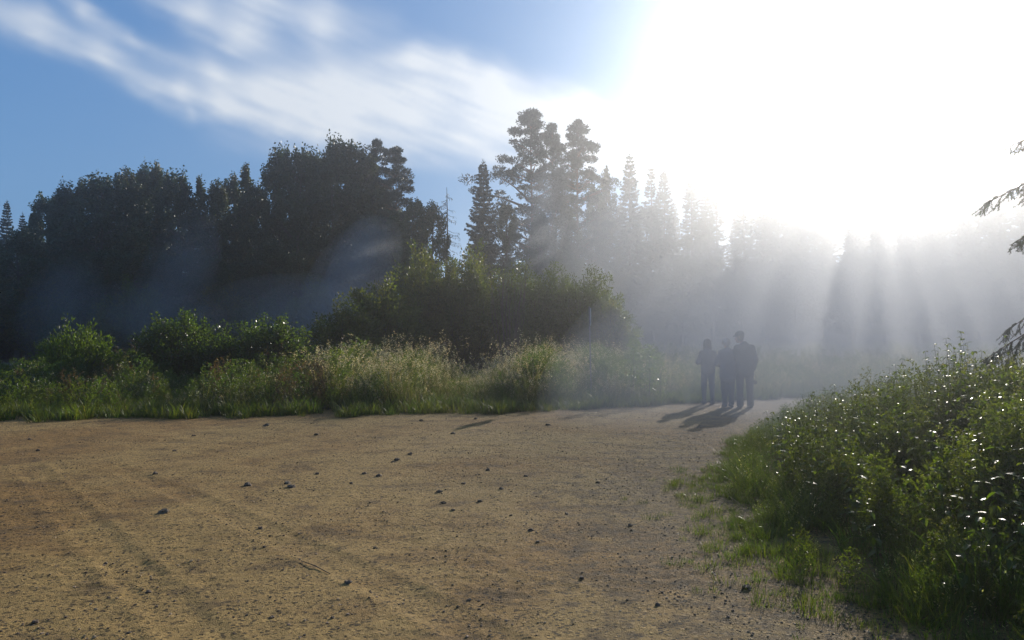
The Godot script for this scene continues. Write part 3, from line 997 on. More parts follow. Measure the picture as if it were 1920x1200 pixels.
func make_thicket() -> void:
	var r := RandomNumberGenerator.new()
	r.seed = 777
	var green := [Color(0.121, 0.152, 0.026), Color(0.103, 0.138, 0.024), Color(0.140, 0.155, 0.043)]
	var grass := [grass_clump(401, 46, 0.34, 0.12, 0.6, 0.0032, green, 0.0, M.dewy_leaf), grass_clump(402, 46, 0.55, 0.16, 0.55, 0.0036, green, 0.05, M.dewy_leaf), grass_clump(403, 26, 0.13, 0.10, 0.6, 0.0026, green, 0.0, M.dewy_leaf)]
	var fine := [
		fine_weed(411, 0.75, 0.55, 26, 15, 0.026, 0.009, [Color(0.116, 0.135, 0.039), Color(0.134, 0.144, 0.045)], Color(0, 0, 0, 0), M.dewy_leaf),
		fine_weed(412, 0.95, 0.5, 26, 13, 0.036, 0.011, [Color(0.125, 0.140, 0.035), Color(0.140, 0.151, 0.043)], Color(0.30, 0.27, 0.24, 1), M.dewy_leaf),
		fine_weed(413, 0.6, 0.5, 22, 13, 0.034, 0.018, [Color(0.124, 0.147, 0.026), Color(0.109, 0.135, 0.024)], Color(0, 0, 0, 0), M.dewy_leaf),
	]
	var P := [[], [], [], [], [], []]
	var C := [[], [], [], [], [], []]
	for i in 8600:
		var d := 3.2 + 12.5 * pow(r.randf(), 0.95)
		var x := near_edge(-d) + 7.0 * pow(r.randf(), 1.15) * (0.5 + d * 0.06)
		if x > d * 0.82 + 1.2:
			continue
		var inn := x - near_edge(-d) + 0.45 * noise.get_noise_2d(x * 1.3, d * 1.3)
		if inn < -0.05:
			continue
		var n1 := noise.get_noise_2d(x * 0.9, d * 0.9 + 70.0)
		var h := (0.10 + 0.29 * inn) * (1.0 + 0.9 * n1)
		h = minf(h, lerpf(1.2, 0.4, clampf((d - 9.5) / 4.5, 0.0, 1.0)))
		if r.randf() > 0.42 + 1.3 * n1 + (0.5 if inn < 0.6 else 0.0):
			continue
		var k := 0
		if inn < 0.3:
			k = 2 if r.randf() < 0.55 else 0
		elif inn < 0.9:
			k = [0, 1, 1, 1, 5][r.randi() % 5]
		else:
			k = [1, 3, 4, 5, 3, 4][r.randi() % 6] if n1 > 0.05 else [1, 1, 5, 4][r.randi() % 4]
		var nat: float = [0.34, 0.5, 0.13, 0.75, 0.95, 0.6][k]
		var s := clampf(h / nat, 0.4, 1.15 if k == 1 else 1.5)
		P[k].append(spot(r, Vector3(x, -0.02, -d), s * 0.75, s * 1.15))
		C[k].append(tint(r, 0.22))
	# a few stray tufts on the sand before the weeds
	for i in 170:
		var d := r.randf_range(3.6, 9.0)
		var x := near_edge(-d) - absf(r.randfn(0.0, 0.28))
		P[2].append(spot(r, Vector3(x, 0.0, -d), 0.35, 0.9))
		C[2].append(tint(r, 0.25))
	scatter("thicket_grass", grass[0], P[0], C[0], "short bright grass at the sandy edge of the weeds", "grass")
	scatter("thicket_grass", grass[1], P[1], C[1], "arching dewy grass among the roadside weeds", "grass")
	scatter("thicket_grass", grass[2], P[2], C[2], "tiny grass tufts growing into the sand", "grass")
	scatter("fine_weeds", fine[0], P[3], C[3], "feathery dew-covered weeds in the roadside thicket", "weeds")
	scatter("fine_weeds", fine[1], P[4], C[4], "tall fine weeds with faded flower heads in the thicket", "weeds")
	scatter("fine_weeds", fine[2], P[5], C[5], "small-leaved green weeds in the roadside thicket", "weeds")

	# single broad-leaved weeds that stand out of the mass, each leaf a part
	var leaves := [broad_leaf_mesh(0.10, 0.06, Color(0.125, 0.155, 0.026), 0.25), broad_leaf_mesh(0.085, 0.058, Color(0.140, 0.155, 0.030), 0.4), broad_leaf_mesh(0.11, 0.05, Color(0.108, 0.152, 0.026), 0.15)]
	var spots := []
	for i in 230:
		var d := r.randf_range(4.2, 10.5)
		var x := near_edge(-d) + r.randf_range(0.7, 3.6)
		if x < d * 0.74:
			spots.append([x, d])
	for s in spots:
		var x: float = s[0]
		var d: float = s[1]
		var inn := x - near_edge(-d)
		var h := clampf(0.26 + 0.31 * inn, 0.32, 1.3) * r.randf_range(0.95, 1.35)
		var o := thing("leafy_weed", "upright weed with paired broad leaves standing in the roadside thicket", "weed", Vector3(x, -0.01, -d), r.randf() * TAU, "broad-leaved weeds in the thicket")
		var bend := Vector3(r.randf_range(-0.12, 0.12), 0, r.randf_range(-0.12, 0.12))
		var st := MB.new()
		st.tube([Vector3.ZERO, Vector3(0, h * 0.5, 0) + bend * 0.25, Vector3(0, h, 0) + bend], [0.005, 0.004, 0.002], 4, Color(0.10, 0.12, 0.04))
		part("stem", st.mesh(M.leaf), o)
		var tiers := int(h / 0.085)
		for i in range(1, tiers + 1):
			var t := float(i) / tiers
			if t < 0.2:
				continue
			for q in 2:
				var l := part("leaf", leaves[r.randi() % 3], o)
				var a := i * PI * 0.5 + q * PI + r.randf_range(-0.4, 0.4)
				l.position = Vector3(0, h * t, 0) + bend * t * t
				l.rotation = Vector3(r.randf_range(-0.75, 0.35), a, r.randf_range(-0.3, 0.3))
				l.scale = Vector3.ONE * lerpf(1.1, 0.6, t) * r.randf_range(0.8, 1.15)

# ---------------------------------------------------------------- near spruce whose boughs hang into the frame
func make_near_spruce() -> void:
	var r := RandomNumberGenerator.new()
	r.seed = 88
	var boughs := []
	for vnt in 3:
		var wood := MB.new()
		var nd := MB.new()
		var ln := 2.0
		var spine := func(t: float) -> Vector3:
			return Vector3(ln * t, 0.16 * sin(t * 2.6 + vnt * 0.4) - 0.34 * t * t, 0.07 * sin(t * 4.0 + vnt * 2.0))
		var pts := []
		var rad := []
		for i in 9:
			pts.append(spine.call(i / 8.0))
			rad.append(lerpf(0.022, 0.003, i / 8.0))
		wood.tube(pts, rad, 5, Color(0.11, 0.085, 0.065))
		for i in 44:
			var t := clampf(0.12 + 0.88 * i / 43.0 + r.randf_range(-0.03, 0.03), 0.1, 1.0)
			var sg := -1.0 if i % 2 else 1.0
			var from: Vector3 = spine.call(t)
			var l2 := (0.5 * (1.1 - t) + 0.12) * r.randf_range(0.35, 1.3)
			var hang := r.randf_range(-0.1, 1.3)
			var to := from + Vector3(0.45, -hang, sg * r.randf_range(0.25, 0.9)).normalized() * l2
			var mid := from.lerp(to, 0.45) + Vector3(0, 0.12 * l2, 0)
			wood.tube([from, mid, to], [0.006, 0.004, 0.002], 3, Color(0.10, 0.08, 0.06))
			var twigs := [[from, mid, to]]
			for k in int(l2 * 20.0):
				var u := r.randf_range(0.25, 0.95)
				var p := from.lerp(mid, u).lerp(mid.lerp(to, u), u)
				var e := p + (Vector3(0.35, -0.8, 0) + rnd_dir(r) * 0.6).normalized() * r.randf_range(0.07, 0.17)
				wood.tube([p, e], [0.003, 0.0015], 3, Color(0.10, 0.08, 0.06))
				twigs.append([p, p.lerp(e, 0.5), e])
			for w in twigs:
				var wl: float = w[0].distance_to(w[2])
				var dir: Vector3 = (w[2] - w[0]).normalized()
				for k in int(wl * 420.0):
					var u := r.randf()
					var p: Vector3 = w[0].lerp(w[1], u).lerp(w[1].lerp(w[2], u), u)
					var d := (dir * 0.8 + rnd_dir(r)).normalized()
					nd.leaf(p, d * r.randf_range(0.016, 0.026), d.cross(rnd_dir(r)).normalized() * 0.0028, vary(Color(0.045, 0.07, 0.035), r, 0.25))
		boughs.append([wood.mesh(M.bark), nd.mesh(M.needle)])
	var at := Vector3(7.5, 0, -8.2)
	var o := thing("spruce_tree", "near spruce with drooping dewy boughs beside the thicket", "tree", at)
	var tk := MB.new()
	tk.tube([Vector3(0, -0.2, 0), Vector3(0, 1, 0), Vector3(0, 5, 0), Vector3(0, 9.5, 0)], [0.17, 0.13, 0.08, 0.01], 10, Color(0.12, 0.09, 0.07))
	part("trunk", tk.mesh(M.bark), o)
	# boughs: height, turn (0 points right, PI points left), length factor, tilt
	var list := [[2.05, PI - 0.15, 1.02, -0.16], [3.15, PI + 0.12, 0.97, -0.06], [4.15, PI - 0.02, 0.86, -0.05], [3.7, PI - 0.5, 0.9, -0.1], [2.7, PI + 0.6, 0.9, -0.2], [4.8, PI + 0.2, 0.75, 0.05], [5.4, PI - 0.2, 0.65, 0.1], [3.4, PI + 0.35, 0.85, -0.22], [2.4, PI - 0.6, 0.85, -0.3]]
	var y := 1.6
	while y < 9.0:
		for k in 2:
			var an := r.randf_range(-1.9, 1.9)
			list.append([y, an, lerpf(1.0, 0.25, y / 9.5), lerpf(-0.25, 0.3, y / 9.5)])
		if y > 5.6:
			list.append([y, PI + r.randf_range(-1.0, 1.0), lerpf(0.95, 0.2, y / 9.5), 0.1])
		y += 0.36
	for e in list:
		var bg: Array = boughs[r.randi() % 3]
		var b := part("bough", bg[0], o)
		b.position = Vector3(0, e[0], 0)
		b.rotation = Vector3(0, e[1], e[3])
		b.scale = Vector3.ONE * float(e[2])
		part("needles", bg[1], b)

# ---------------------------------------------------------------- sign post seen edge-on
func make_signpost() -> void:
	var p := Vector3(2.12, 0.0, -19.3)
	p.y = ground_y(p.x, p.z)
	var o := thing("sign_post", "thin grey post with a narrow sign plate seen edge-on before the willow bushes", "sign post", p)
	var b := MB.new()
	b.tube([Vector3(0, -0.1, 0), Vector3(-0.02, 1.1, 0), Vector3(-0.05, 2.5, 0)], [0.02, 0.02, 0.02], 8, Color(0.17, 0.16, 0.14))
	b.tube([Vector3(-0.05, 2.5, 0), Vector3(-0.051, 2.51, 0)], [0.02, 0.001], 8, Color(0.17, 0.16, 0.14))
	part("post", b.mesh(M.paint), o)
	var s := MB.new()
	s.box(Vector3(0, 0, 0), Vector3(0.02, 0.45, 0.7), Color(0.42, 0.43, 0.42))
	var pl := part("sign_plate", s.mesh(M.paint), o)
	pl.position = Vector3(-0.012, 2.22, 0)
	pl.rotation.y = -0.10
	var k := MB.new()
	for y in [-0.12, 0.12]:
		k.box(Vector3(-0.018, y, 0), Vector3(0.012, 0.03, 0.12), Color(0.2, 0.2, 0.2))
	part("bracket", k.mesh(M.paint), pl)

# ---------------------------------------------------------------- people
# surface nets over the smooth union of tapered capsules; bones: [from, to, radius from, radius to]
func sdf_into(b: MB, bones: Array, cell: float, blend: float, col: Color) -> void:
	var lo := Vector3.ONE * 1e9
	var hi := -lo
	for e in bones:
		var rr := maxf(e[2], e[3]) + blend + cell * 3.0
		for p in [e[0], e[1]]:
			lo = lo.min(p - Vector3.ONE * rr)
			hi = hi.max(p + Vector3.ONE * rr)
	var nx := int((hi.x - lo.x) / cell) + 2
	var ny := int((hi.y - lo.y) / cell) + 2
	var nz := int((hi.z - lo.z) / cell) + 2
	var f := PackedFloat32Array()
	f.resize(nx * ny * nz)
	f.fill(1.0)
	for e in bones:
		var A: Vector3 = e[0]
		var B: Vector3 = e[1]
		var ra: float = e[2]
		var rb: float = e[3]
		var reach := maxf(ra, rb) + blend + cell * 2.5
		var l3 := (A.min(B) - Vector3.ONE * reach - lo) / cell
		var h3 := (A.max(B) + Vector3.ONE * reach - lo) / cell
		var ab := B - A
		var inv := 1.0 / maxf(ab.length_squared(), 1e-8)
		for k in range(maxi(0, int(l3.z)), mini(nz, int(h3.z) + 2)):
			for j in range(maxi(0, int(l3.y)), mini(ny, int(h3.y) + 2)):
				var row := (k * ny + j) * nx
				for i in range(maxi(0, int(l3.x)), mini(nx, int(h3.x) + 2)):
					var p := lo + Vector3(i, j, k) * cell - A
					var t := clampf(p.dot(ab) * inv, 0.0, 1.0)
					var d := (p - ab * t).length() - lerpf(ra, rb, t)
					var o := f[row + i]
					var q := clampf(0.5 + 0.5 * (o - d) / blend, 0.0, 1.0)
					f[row + i] = lerpf(o, d, q) - blend * q * (1.0 - q)
	var id := {}
	var step := [0, 1, nx, nx + 1, nx * ny, nx * ny + 1, nx * ny + nx, nx * ny + nx + 1]
	for k in nz - 1:
		for j in ny - 1:
			var row := (k * ny + j) * nx
			for i in nx - 1:
				var at := row + i
				var neg := 0
				for s in 8:
					if f[at + step[s]] < 0.0:
						neg += 1
				if neg == 0 or neg == 8:
					continue
				var sum := Vector3.ZERO
				var cnt := 0
				for s in 8:
					for ax in 3:
						var o2: int = s | (1 << ax)
						if o2 == s:
							continue
						var fa := f[at + step[s]]
						var fb := f[at + step[o2]]
						if (fa < 0.0) != (fb < 0.0):
							var pa := Vector3(s & 1, (s >> 1) & 1, (s >> 2) & 1)
							var pb := Vector3(o2 & 1, (o2 >> 1) & 1, (o2 >> 2) & 1)
							sum += pa.lerp(pb, fa / (fa - fb))
							cnt += 1
				var gr := Vector3.ZERO
				for s in 8:
					gr += Vector3((s & 1) * 2 - 1, ((s >> 1) & 1) * 2 - 1, ((s >> 2) & 1) * 2 - 1) * f[at + step[s]]
				id[at] = b.v.size()
				b.v.push_back(lo + (Vector3(i, j, k) + sum / cnt) * cell)
				b.n.push_back(gr.normalized())
				b.c.push_back(col)
	var ax_step := [1, nx, nx * ny]
	for at in id:
		for ax in 3:
			var u: int = ax_step[(ax + 1) % 3]
			var w: int = ax_step[(ax + 2) % 3]
			var fa := f[at]
			var fb := f[at + ax_step[ax]]
			if (fa < 0.0) == (fb < 0.0):
				continue
			if not (id.has(at - u) and id.has(at - w) and id.has(at - u - w)):
				continue
			var q := [id[at], id[at - u], id[at - u - w], id[at - w]]
			var g := (b.v[q[2]] - b.v[q[0]]).cross(b.v[q[1]] - b.v[q[0]])
			if g.dot(b.n[q[0]] + b.n[q[2]]) > 0.0:
				for e in [0, 1, 2, 0, 2, 3]: b.ix.push_back(q[e])
			else:
				for e in [0, 2, 1, 0, 3, 2]: b.ix.push_back(q[e])

func garment(called: String, parent: Node, bones: Array, cell: float, blend: float, col: Color, mt: Material) -> MeshInstance3D:
	var b := MB.new()
	sdf_into(b, bones, cell, blend, col)
	return part(called, b.mesh(mt), parent)

func hand_bones(wrist: Vector3, d: Vector3, across: Vector3, curl: Vector3) -> Array:
	# palm, then four unequal fingers of two joints and a thumb off the side of the palm
	var out := [[wrist, wrist + d * 0.05, 0.024, 0.028], [wrist + d * 0.05 - across * 0.02, wrist + d * 0.085 - across * 0.022, 0.016, 0.014], [wrist + d * 0.05 + across * 0.02, wrist + d * 0.085 + across * 0.022, 0.016, 0.014]]
	var lens := [0.062, 0.075, 0.07, 0.055]
	for i in 4:
		var k := wrist + d * 0.088 + across * (-0.03 + 0.02 * i)
		var m: Vector3 = k + (d * 0.85 + curl * 0.5).normalized() * lens[i] * 0.55
		out.append([k, m, 0.009, 0.0085])
		out.append([m, m + (d * 0.3 + curl).normalized() * lens[i] * 0.5, 0.0085, 0.007])
	var tb := wrist + d * 0.03 - across * 0.026
	out.append([tb, tb - across * 0.03 + d * 0.03, 0.012, 0.010])
	out.append([tb - across * 0.03 + d * 0.03, tb - across * 0.028 + d * 0.06 + curl * 0.02, 0.010, 0.008])
	return out

# one standing figure seen from behind (it faces -z); all lengths scale with its height
func figure(label: String, at: Vector3, turn: float, o: Dictionary) -> void:
	var P := thing("person", label, "person", at, turn)
	var h: float = o.h
	var s := h / 1.75
	var hip_y := 0.90 * s
	var sh_y := 1.395 * s
	var hw: float = o.hip * s
	var sw: float = o.shoulder * s
	var foot: float = o.stance * s
	var lean: float = o.lean
	var skin := Color(0.36, 0.22, 0.16)
	var hd: Vector3 = Vector3(o.head_x, 1.63 * s, -0.05 * s + o.head_z)
	var neck := Vector3(lean * 0.5, 1.46 * s, 0.0)
	# joints
	var hips := [Vector3(-hw, hip_y, 0), Vector3(hw, hip_y, 0)]
	var knees := [Vector3(-hw - foot * 0.35, 0.49 * s, -0.03), Vector3(hw + foot * 0.35, 0.49 * s, -0.02)]
	var ankles := [Vector3(-hw - foot * 0.6, 0.085, 0.02), Vector3(hw + foot * 0.6, 0.085, 0.0)]
	var shs := [Vector3(-sw + lean, sh_y, 0.0), Vector3(sw + lean, sh_y, 0.0)]
	var els := [o.elbow_l * s + Vector3(lean, 0, 0), o.elbow_r * s + Vector3(lean, 0, 0)]
	var wrs := [o.wrist_l * s + Vector3(lean, 0, 0), o.wrist_r * s + Vector3(lean, 0, 0)]
	var turned: float = o.face
	var fwd := Vector3(-sin(turned), -0.18, -cos(turned)).normalized()
	var side := fwd.cross(Vector3.UP).normalized()
	# body: one continuous surface with head, hands and feet
	var b := MB.new()
	var bones := [
		[Vector3(0, hip_y + 0.02, 0), Vector3(lean * 0.4, 1.12 * s, 0), 0.13 * s, 0.115 * s],
		[Vector3(lean * 0.4, 1.12 * s, 0), Vector3(lean, 1.36 * s, 0), 0.12 * s, 0.12 * s],
		[shs[0], shs[1], 0.055 * s, 0.055 * s],
		[neck - Vector3(0, 0.08 * s, 0), hd - Vector3(0, 0.05 * s, 0), 0.055 * s, 0.05 * s],
	]
	for k in 2:
		bones += [[hips[k], knees[k], 0.085 * s, 0.055 * s], [knees[k], ankles[k], 0.052 * s, 0.036 * s], [ankles[k] - Vector3(0, 0.04, -0.03), ankles[k] + Vector3(0, -0.045, -0.15), 0.034, 0.03],
			[shs[k], els[k], 0.046 * s, 0.037 * s], [els[k], wrs[k], 0.036 * s, 0.026 * s]]
	sdf_into(b, bones, 0.02, 0.035, skin)
	# head with jaw, nose, ears, brow and eye sockets
	var head := [
		[hd + Vector3(0, 0.035, 0.012) * s, hd + Vector3(0, 0.03, 0) * s + fwd * 0.02 * s, 0.088 * s, 0.084 * s],
		[hd + fwd * 0.03 * s - Vector3(0, 0.04, 0) * s, hd + fwd * 0.062 * s - Vector3(0, 0.085, 0) * s, 0.06 * s, 0.033 * s],
		[hd + fwd * 0.088 * s + Vector3(0, 0.005, 0) * s, hd + fwd * 0.112 * s - Vector3(0, 0.03, 0) * s, 0.009 * s, 0.014 * s],
		[hd + fwd * 0.088 * s - Vector3(0, 0.062, 0) * s - side * 0.02 * s, hd + fwd * 0.088 * s - Vector3(0, 0.062, 0) * s + side * 0.02 * s, 0.009 * s, 0.009 * s],
	]
	for k in [-1.0, 1.0]:
		head.append([hd + side * k * 0.088 * s - Vector3(0, 0.025, 0) * s, hd + side * k * 0.092 * s + Vector3(0, 0.02, 0) * s, 0.013 * s, 0.016 * s])
		head.append([hd + fwd * 0.083 * s + side * k * 0.02 * s + Vector3(0, 0.022, 0) * s, hd + fwd * 0.078 * s + side * k * 0.045 * s + Vector3(0, 0.02, 0) * s, 0.012 * s, 0.011 * s])
	sdf_into(b, head, 0.009, 0.014, skin)
	for k in 2:
		var d: Vector3 = (wrs[k] - els[k]).normalized()
		var ac := Vector3(0, 0, -1) if absf(d.y) > 0.7 else Vector3(1.0 if k == 0 else -1.0, 0, 0)
		ac = (ac - d * ac.dot(d)).normalized()
		var curl := d.cross(ac) * (1.0 if k == 0 else -1.0)
		sdf_into(b, hand_bones(wrs[k], d, ac, curl), 0.006, 0.008, skin)
	part("body", b.mesh(M.skin), P)
	# trousers
	var tr := []
	for k in 2:
		tr += [[hips[k] + Vector3(0, 0.06, 0), knees[k], 0.105 * s * o.leg, 0.074 * s * o.leg], [knees[k], ankles[k] + Vector3(0, 0.0, 0), 0.074 * s * o.leg, 0.058 * s * o.leg * o.flare]]
	tr.append([Vector3(-0.05, hip_y + 0.08, 0), Vector3(0.05, hip_y + 0.08, 0), 0.125 * s, 0.125 * s])
	garment("trousers", P, tr, 0.016, 0.03, o.trouser_col, M.cloth)
	# jacket
	var hem: float = o.hem * s
	var jw: float = o.jacket
	var jk := [
		[Vector3(0, hem, 0), Vector3(lean * 0.5, 1.12 * s, 0), 0.15 * s * jw, 0.15 * s * jw],
		[Vector3(lean * 0.5, 1.12 * s, 0), Vector3(lean, 1.36 * s, 0.005), 0.15 * s * jw, 0.135 * s * jw],
		[Vector3(-0.07 * s, hem, 0), Vector3(lean * 0.5 - 0.06 * s, 1.12 * s, 0), 0.125 * s * jw, 0.125 * s * jw],
		[Vector3(0.07 * s, hem, 0), Vector3(lean * 0.5 + 0.06 * s, 1.12 * s, 0), 0.125 * s * jw, 0.125 * s * jw],
		[Vector3(lean * 0.5 - 0.06 * s, 1.12 * s, 0), Vector3(lean - 0.09 * s, 1.33 * s, 0), 0.125 * s * jw, 0.12 * s * jw],
		[Vector3(lean * 0.5 + 0.06 * s, 1.12 * s, 0), Vector3(lean + 0.09 * s, 1.33 * s, 0), 0.125 * s * jw, 0.12 * s * jw],
		[shs[0] + Vector3(0.03, -0.01, 0), neck - Vector3(0, 0.02 * s, 0), 0.06 * s, 0.07 * s],
		[shs[1] + Vector3(-0.03, -0.01, 0), neck - Vector3(0, 0.02 * s, 0), 0.06 * s, 0.07 * s],
		[neck - Vector3(0, 0.07 * s, 0), neck + Vector3(0, 0.015 * s, 0), 0.085 * s, 0.068 * s],
	]
	for k in 2:
		jk += [[shs[k], els[k], 0.068 * s * jw, 0.056 * s * jw], [els[k], wrs[k].lerp(els[k], 0.06), 0.056 * s * jw, 0.042 * s * jw]]
	garment("jacket", P, jk, 0.016, 0.035, o.jacket_col, M.cloth)
	for k in 2:
		garment("shoe", P, [[ankles[k] + Vector3(0, -0.035, 0.045), ankles[k] + Vector3(0, -0.045, -0.14), 0.046, 0.038], [ankles[k] + Vector3(0, 0.03, 0.01), ankles[k] + Vector3(0, -0.02, 0.01), 0.05, 0.05]], 0.012, 0.02, Color(0.05, 0.045, 0.04), M.cloth)
	if o.hair == "long":
		garment("hair", P, [[hd + Vector3(0, 0.05, 0.02) * s, hd + Vector3(0, 0.03, 0.03) * s, 0.102 * s, 0.102 * s], [hd + Vector3(0, 0.0, 0.05) * s, hd + Vector3(0, -0.2, 0.10) * s, 0.09 * s, 0.075 * s], [hd + Vector3(-0.05, -0.02, 0.03) * s, hd + Vector3(-0.06, -0.19, 0.07) * s, 0.06 * s, 0.05 * s], [hd + Vector3(0.05, -0.02, 0.03) * s, hd + Vector3(0.06, -0.19, 0.07) * s, 0.06 * s, 0.05 * s]], 0.012, 0.02, o.hair_col, M.cloth)
	elif o.hair == "short":
		garment("hair", P, [[hd + Vector3(0, 0.045, 0.016) * s, hd + Vector3(0, 0.03, 0.03) * s, 0.098 * s, 0.096 * s], [hd + Vector3(0, -0.01, 0.04) * s, hd + Vector3(0, -0.05, 0.045) * s, 0.075 * s, 0.055 * s]], 0.012, 0.02, o.hair_col, M.cloth)
	else:
		garment("hair", P, [[hd + Vector3(0, 0.02, 0.022) * s, hd + Vector3(0, -0.03, 0.035) * s, 0.09 * s, 0.066 * s]], 0.012, 0.02, o.hair_col, M.cloth)
		var cap := [[hd + Vector3(0, 0.075, 0.01) * s, hd + Vector3(0, 0.07, 0) * s + fwd * 0.04 * s, 0.092 * s, 0.085 * s]]
		for k in [-1.0, 0.0, 1.0]:
			cap.append([hd + Vector3(0, 0.06, 0) * s + fwd * 0.07 * s + side * k * 0.04 * s, hd + Vector3(0, 0.055, 0) * s + fwd * (0.165 - 0.02 * absf(k)) * s + side * k * 0.035 * s, 0.014 * s, 0.010 * s])
		garment("cap", P, cap, 0.009, 0.015, o.cap_col, M.cloth)

func make_people() -> void:
	figure("person with long hair and slim trousers, hands held in front, apart from the other two", gp(1327, 757.5), 0.0, {
		"h": 1.61, "hip": 0.088, "shoulder": 0.165, "stance": 0.05, "lean": 0.0, "head_x": 0.005, "head_z": -0.04, "face": -0.25,
		"elbow_l": Vector3(-0.28, 1.13, 0.02), "elbow_r": Vector3(0.235, 1.12, 0.03), "wrist_l": Vector3(-0.10, 1.12, -0.24), "wrist_r": Vector3(0.10, 1.10, -0.24),
		"leg": 0.98, "flare": 0.85, "hem": 0.93, "jacket": 0.98, "trouser_col": Color(0.05, 0.06, 0.08), "jacket_col": Color(0.09, 0.085, 0.08), "hair": "long", "hair_col": Color(0.06, 0.04, 0.03)})
	figure("person with pale short hair in a long padded jacket, standing in the middle", gp(1364, 763.0), 0.0, {
		"h": 1.64, "hip": 0.085, "shoulder": 0.165, "stance": 0.0, "lean": 0.0, "head_x": -0.01, "head_z": -0.03, "face": -0.35,
		"elbow_l": Vector3(-0.27, 1.10, 0.0), "elbow_r": Vector3(0.25, 1.12, 0.0), "wrist_l": Vector3(-0.13, 1.05, -0.24), "wrist_r": Vector3(0.12, 1.15, -0.26),
		"leg": 1.12, "flare": 1.0, "hem": 0.78, "jacket": 1.12, "trouser_col": Color(0.06, 0.06, 0.06), "jacket_col": Color(0.10, 0.10, 0.11), "hair": "short", "hair_col": Color(0.33, 0.29, 0.24)})
	var man_at := gp(1396, 764.0)
	figure("tall person in a peaked cap looking down at the others, one arm hanging", man_at, 0.0, {
		"h": 1.79, "hip": 0.10, "shoulder": 0.175, "stance": 0.04, "lean": -0.005, "head_x": -0.075, "head_z": -0.05, "face": 1.0,
		"elbow_l": Vector3(-0.23, 1.13, -0.08), "elbow_r": Vector3(0.245, 1.12, 0.03), "wrist_l": Vector3(-0.12, 1.05, -0.28), "wrist_r": Vector3(0.21, 0.87, -0.01),
		"leg": 1.06, "flare": 1.25, "hem": 0.84, "jacket": 1.04, "trouser_col": Color(0.055, 0.05, 0.045), "jacket_col": Color(0.075, 0.075, 0.07), "hair": "cap", "hair_col": Color(0.12, 0.10, 0.08), "cap_col": Color(0.08, 0.08, 0.07)})
	# camera hanging by its strap from the lowered hand of the tall person
	var s := 1.79 / 1.75
	var hp := man_at + Vector3(0.21 * s, 0.87 * s - 0.10, -0.01)
	var o := thing("handheld_camera", "small dark camera on a strap, held in the tall person's lowered hand", "camera", hp)
	var st := MB.new()
	st.tube([Vector3(0.0, 0.02, 0), Vector3(-0.03, -0.05, 0.0), Vector3(-0.03, -0.15, 0)], [0.005, 0.005, 0.005], 4, Color(0.03, 0.03, 0.03))
	st.tube([Vector3(0.0, 0.02, 0), Vector3(0.04, -0.05, 0.0), Vector3(0.045, -0.15, 0)], [0.005, 0.005, 0.005], 4, Color(0.03, 0.03, 0.03))
	part("strap", st.mesh(M.cloth), o)
	var bd := MB.new()
	bd.box(Vector3(0.008, -0.19, 0), Vector3(0.12, 0.08, 0.05), Color(0.03, 0.03, 0.03))
	bd.box(Vector3(0.008, -0.142, 0), Vector3(0.045, 0.016, 0.04), Color(0.03, 0.03, 0.03))
	part("camera_body", bd.mesh(M.paint), o)
	var ln := MB.new()
	ln.tube([Vector3(0.008, -0.19, -0.024), Vector3(0.008, -0.19, -0.08), Vector3(0.008, -0.19, -0.081)], [0.031, 0.031, 0.001], 12, Color(0.02, 0.02, 0.02))
	part("lens", ln.mesh(M.paint), o)

# ---------------------------------------------------------------- stones and gravel
func stone_mesh(seed_: int, flat: float) -> ArrayMesh:
	var r := RandomNumberGenerator.new()
	r.seed = seed_
	var sm := SphereMesh.new()
	sm.radius = 0.5
	sm.height = 1.0
	sm.radial_segments = 8
	sm.rings = 4
	var src := sm.get_mesh_arrays()
	var b := MB.new()
	var vs: PackedVector3Array = src[Mesh.ARRAY_VERTEX]
	var off := Vector3(seed_ * 3.1, 0, 0)
	var moved := PackedVector3Array()
	for p in vs:
		var q := p * (1.0 + 0.55 * noise2.get_noise_3dv(p * 1.9 + off))
		q.y = q.y * flat
		moved.push_back(q)
	var idx: PackedInt32Array = src[Mesh.ARRAY_INDEX]
	var k := r.randf_range(0.8, 1.2)
	for i in range(0, idx.size(), 3):
		var a := moved[idx[i]]
		var c := moved[idx[i + 1]]
		var d := moved[idx[i + 2]]
		if (c - a).cross(d - a).length() > 1e-6:
			b.tri(a, c, d, Color(0.10 * k, 0.067 * k, 0.038 * k))
	return b.mesh(M.stone)

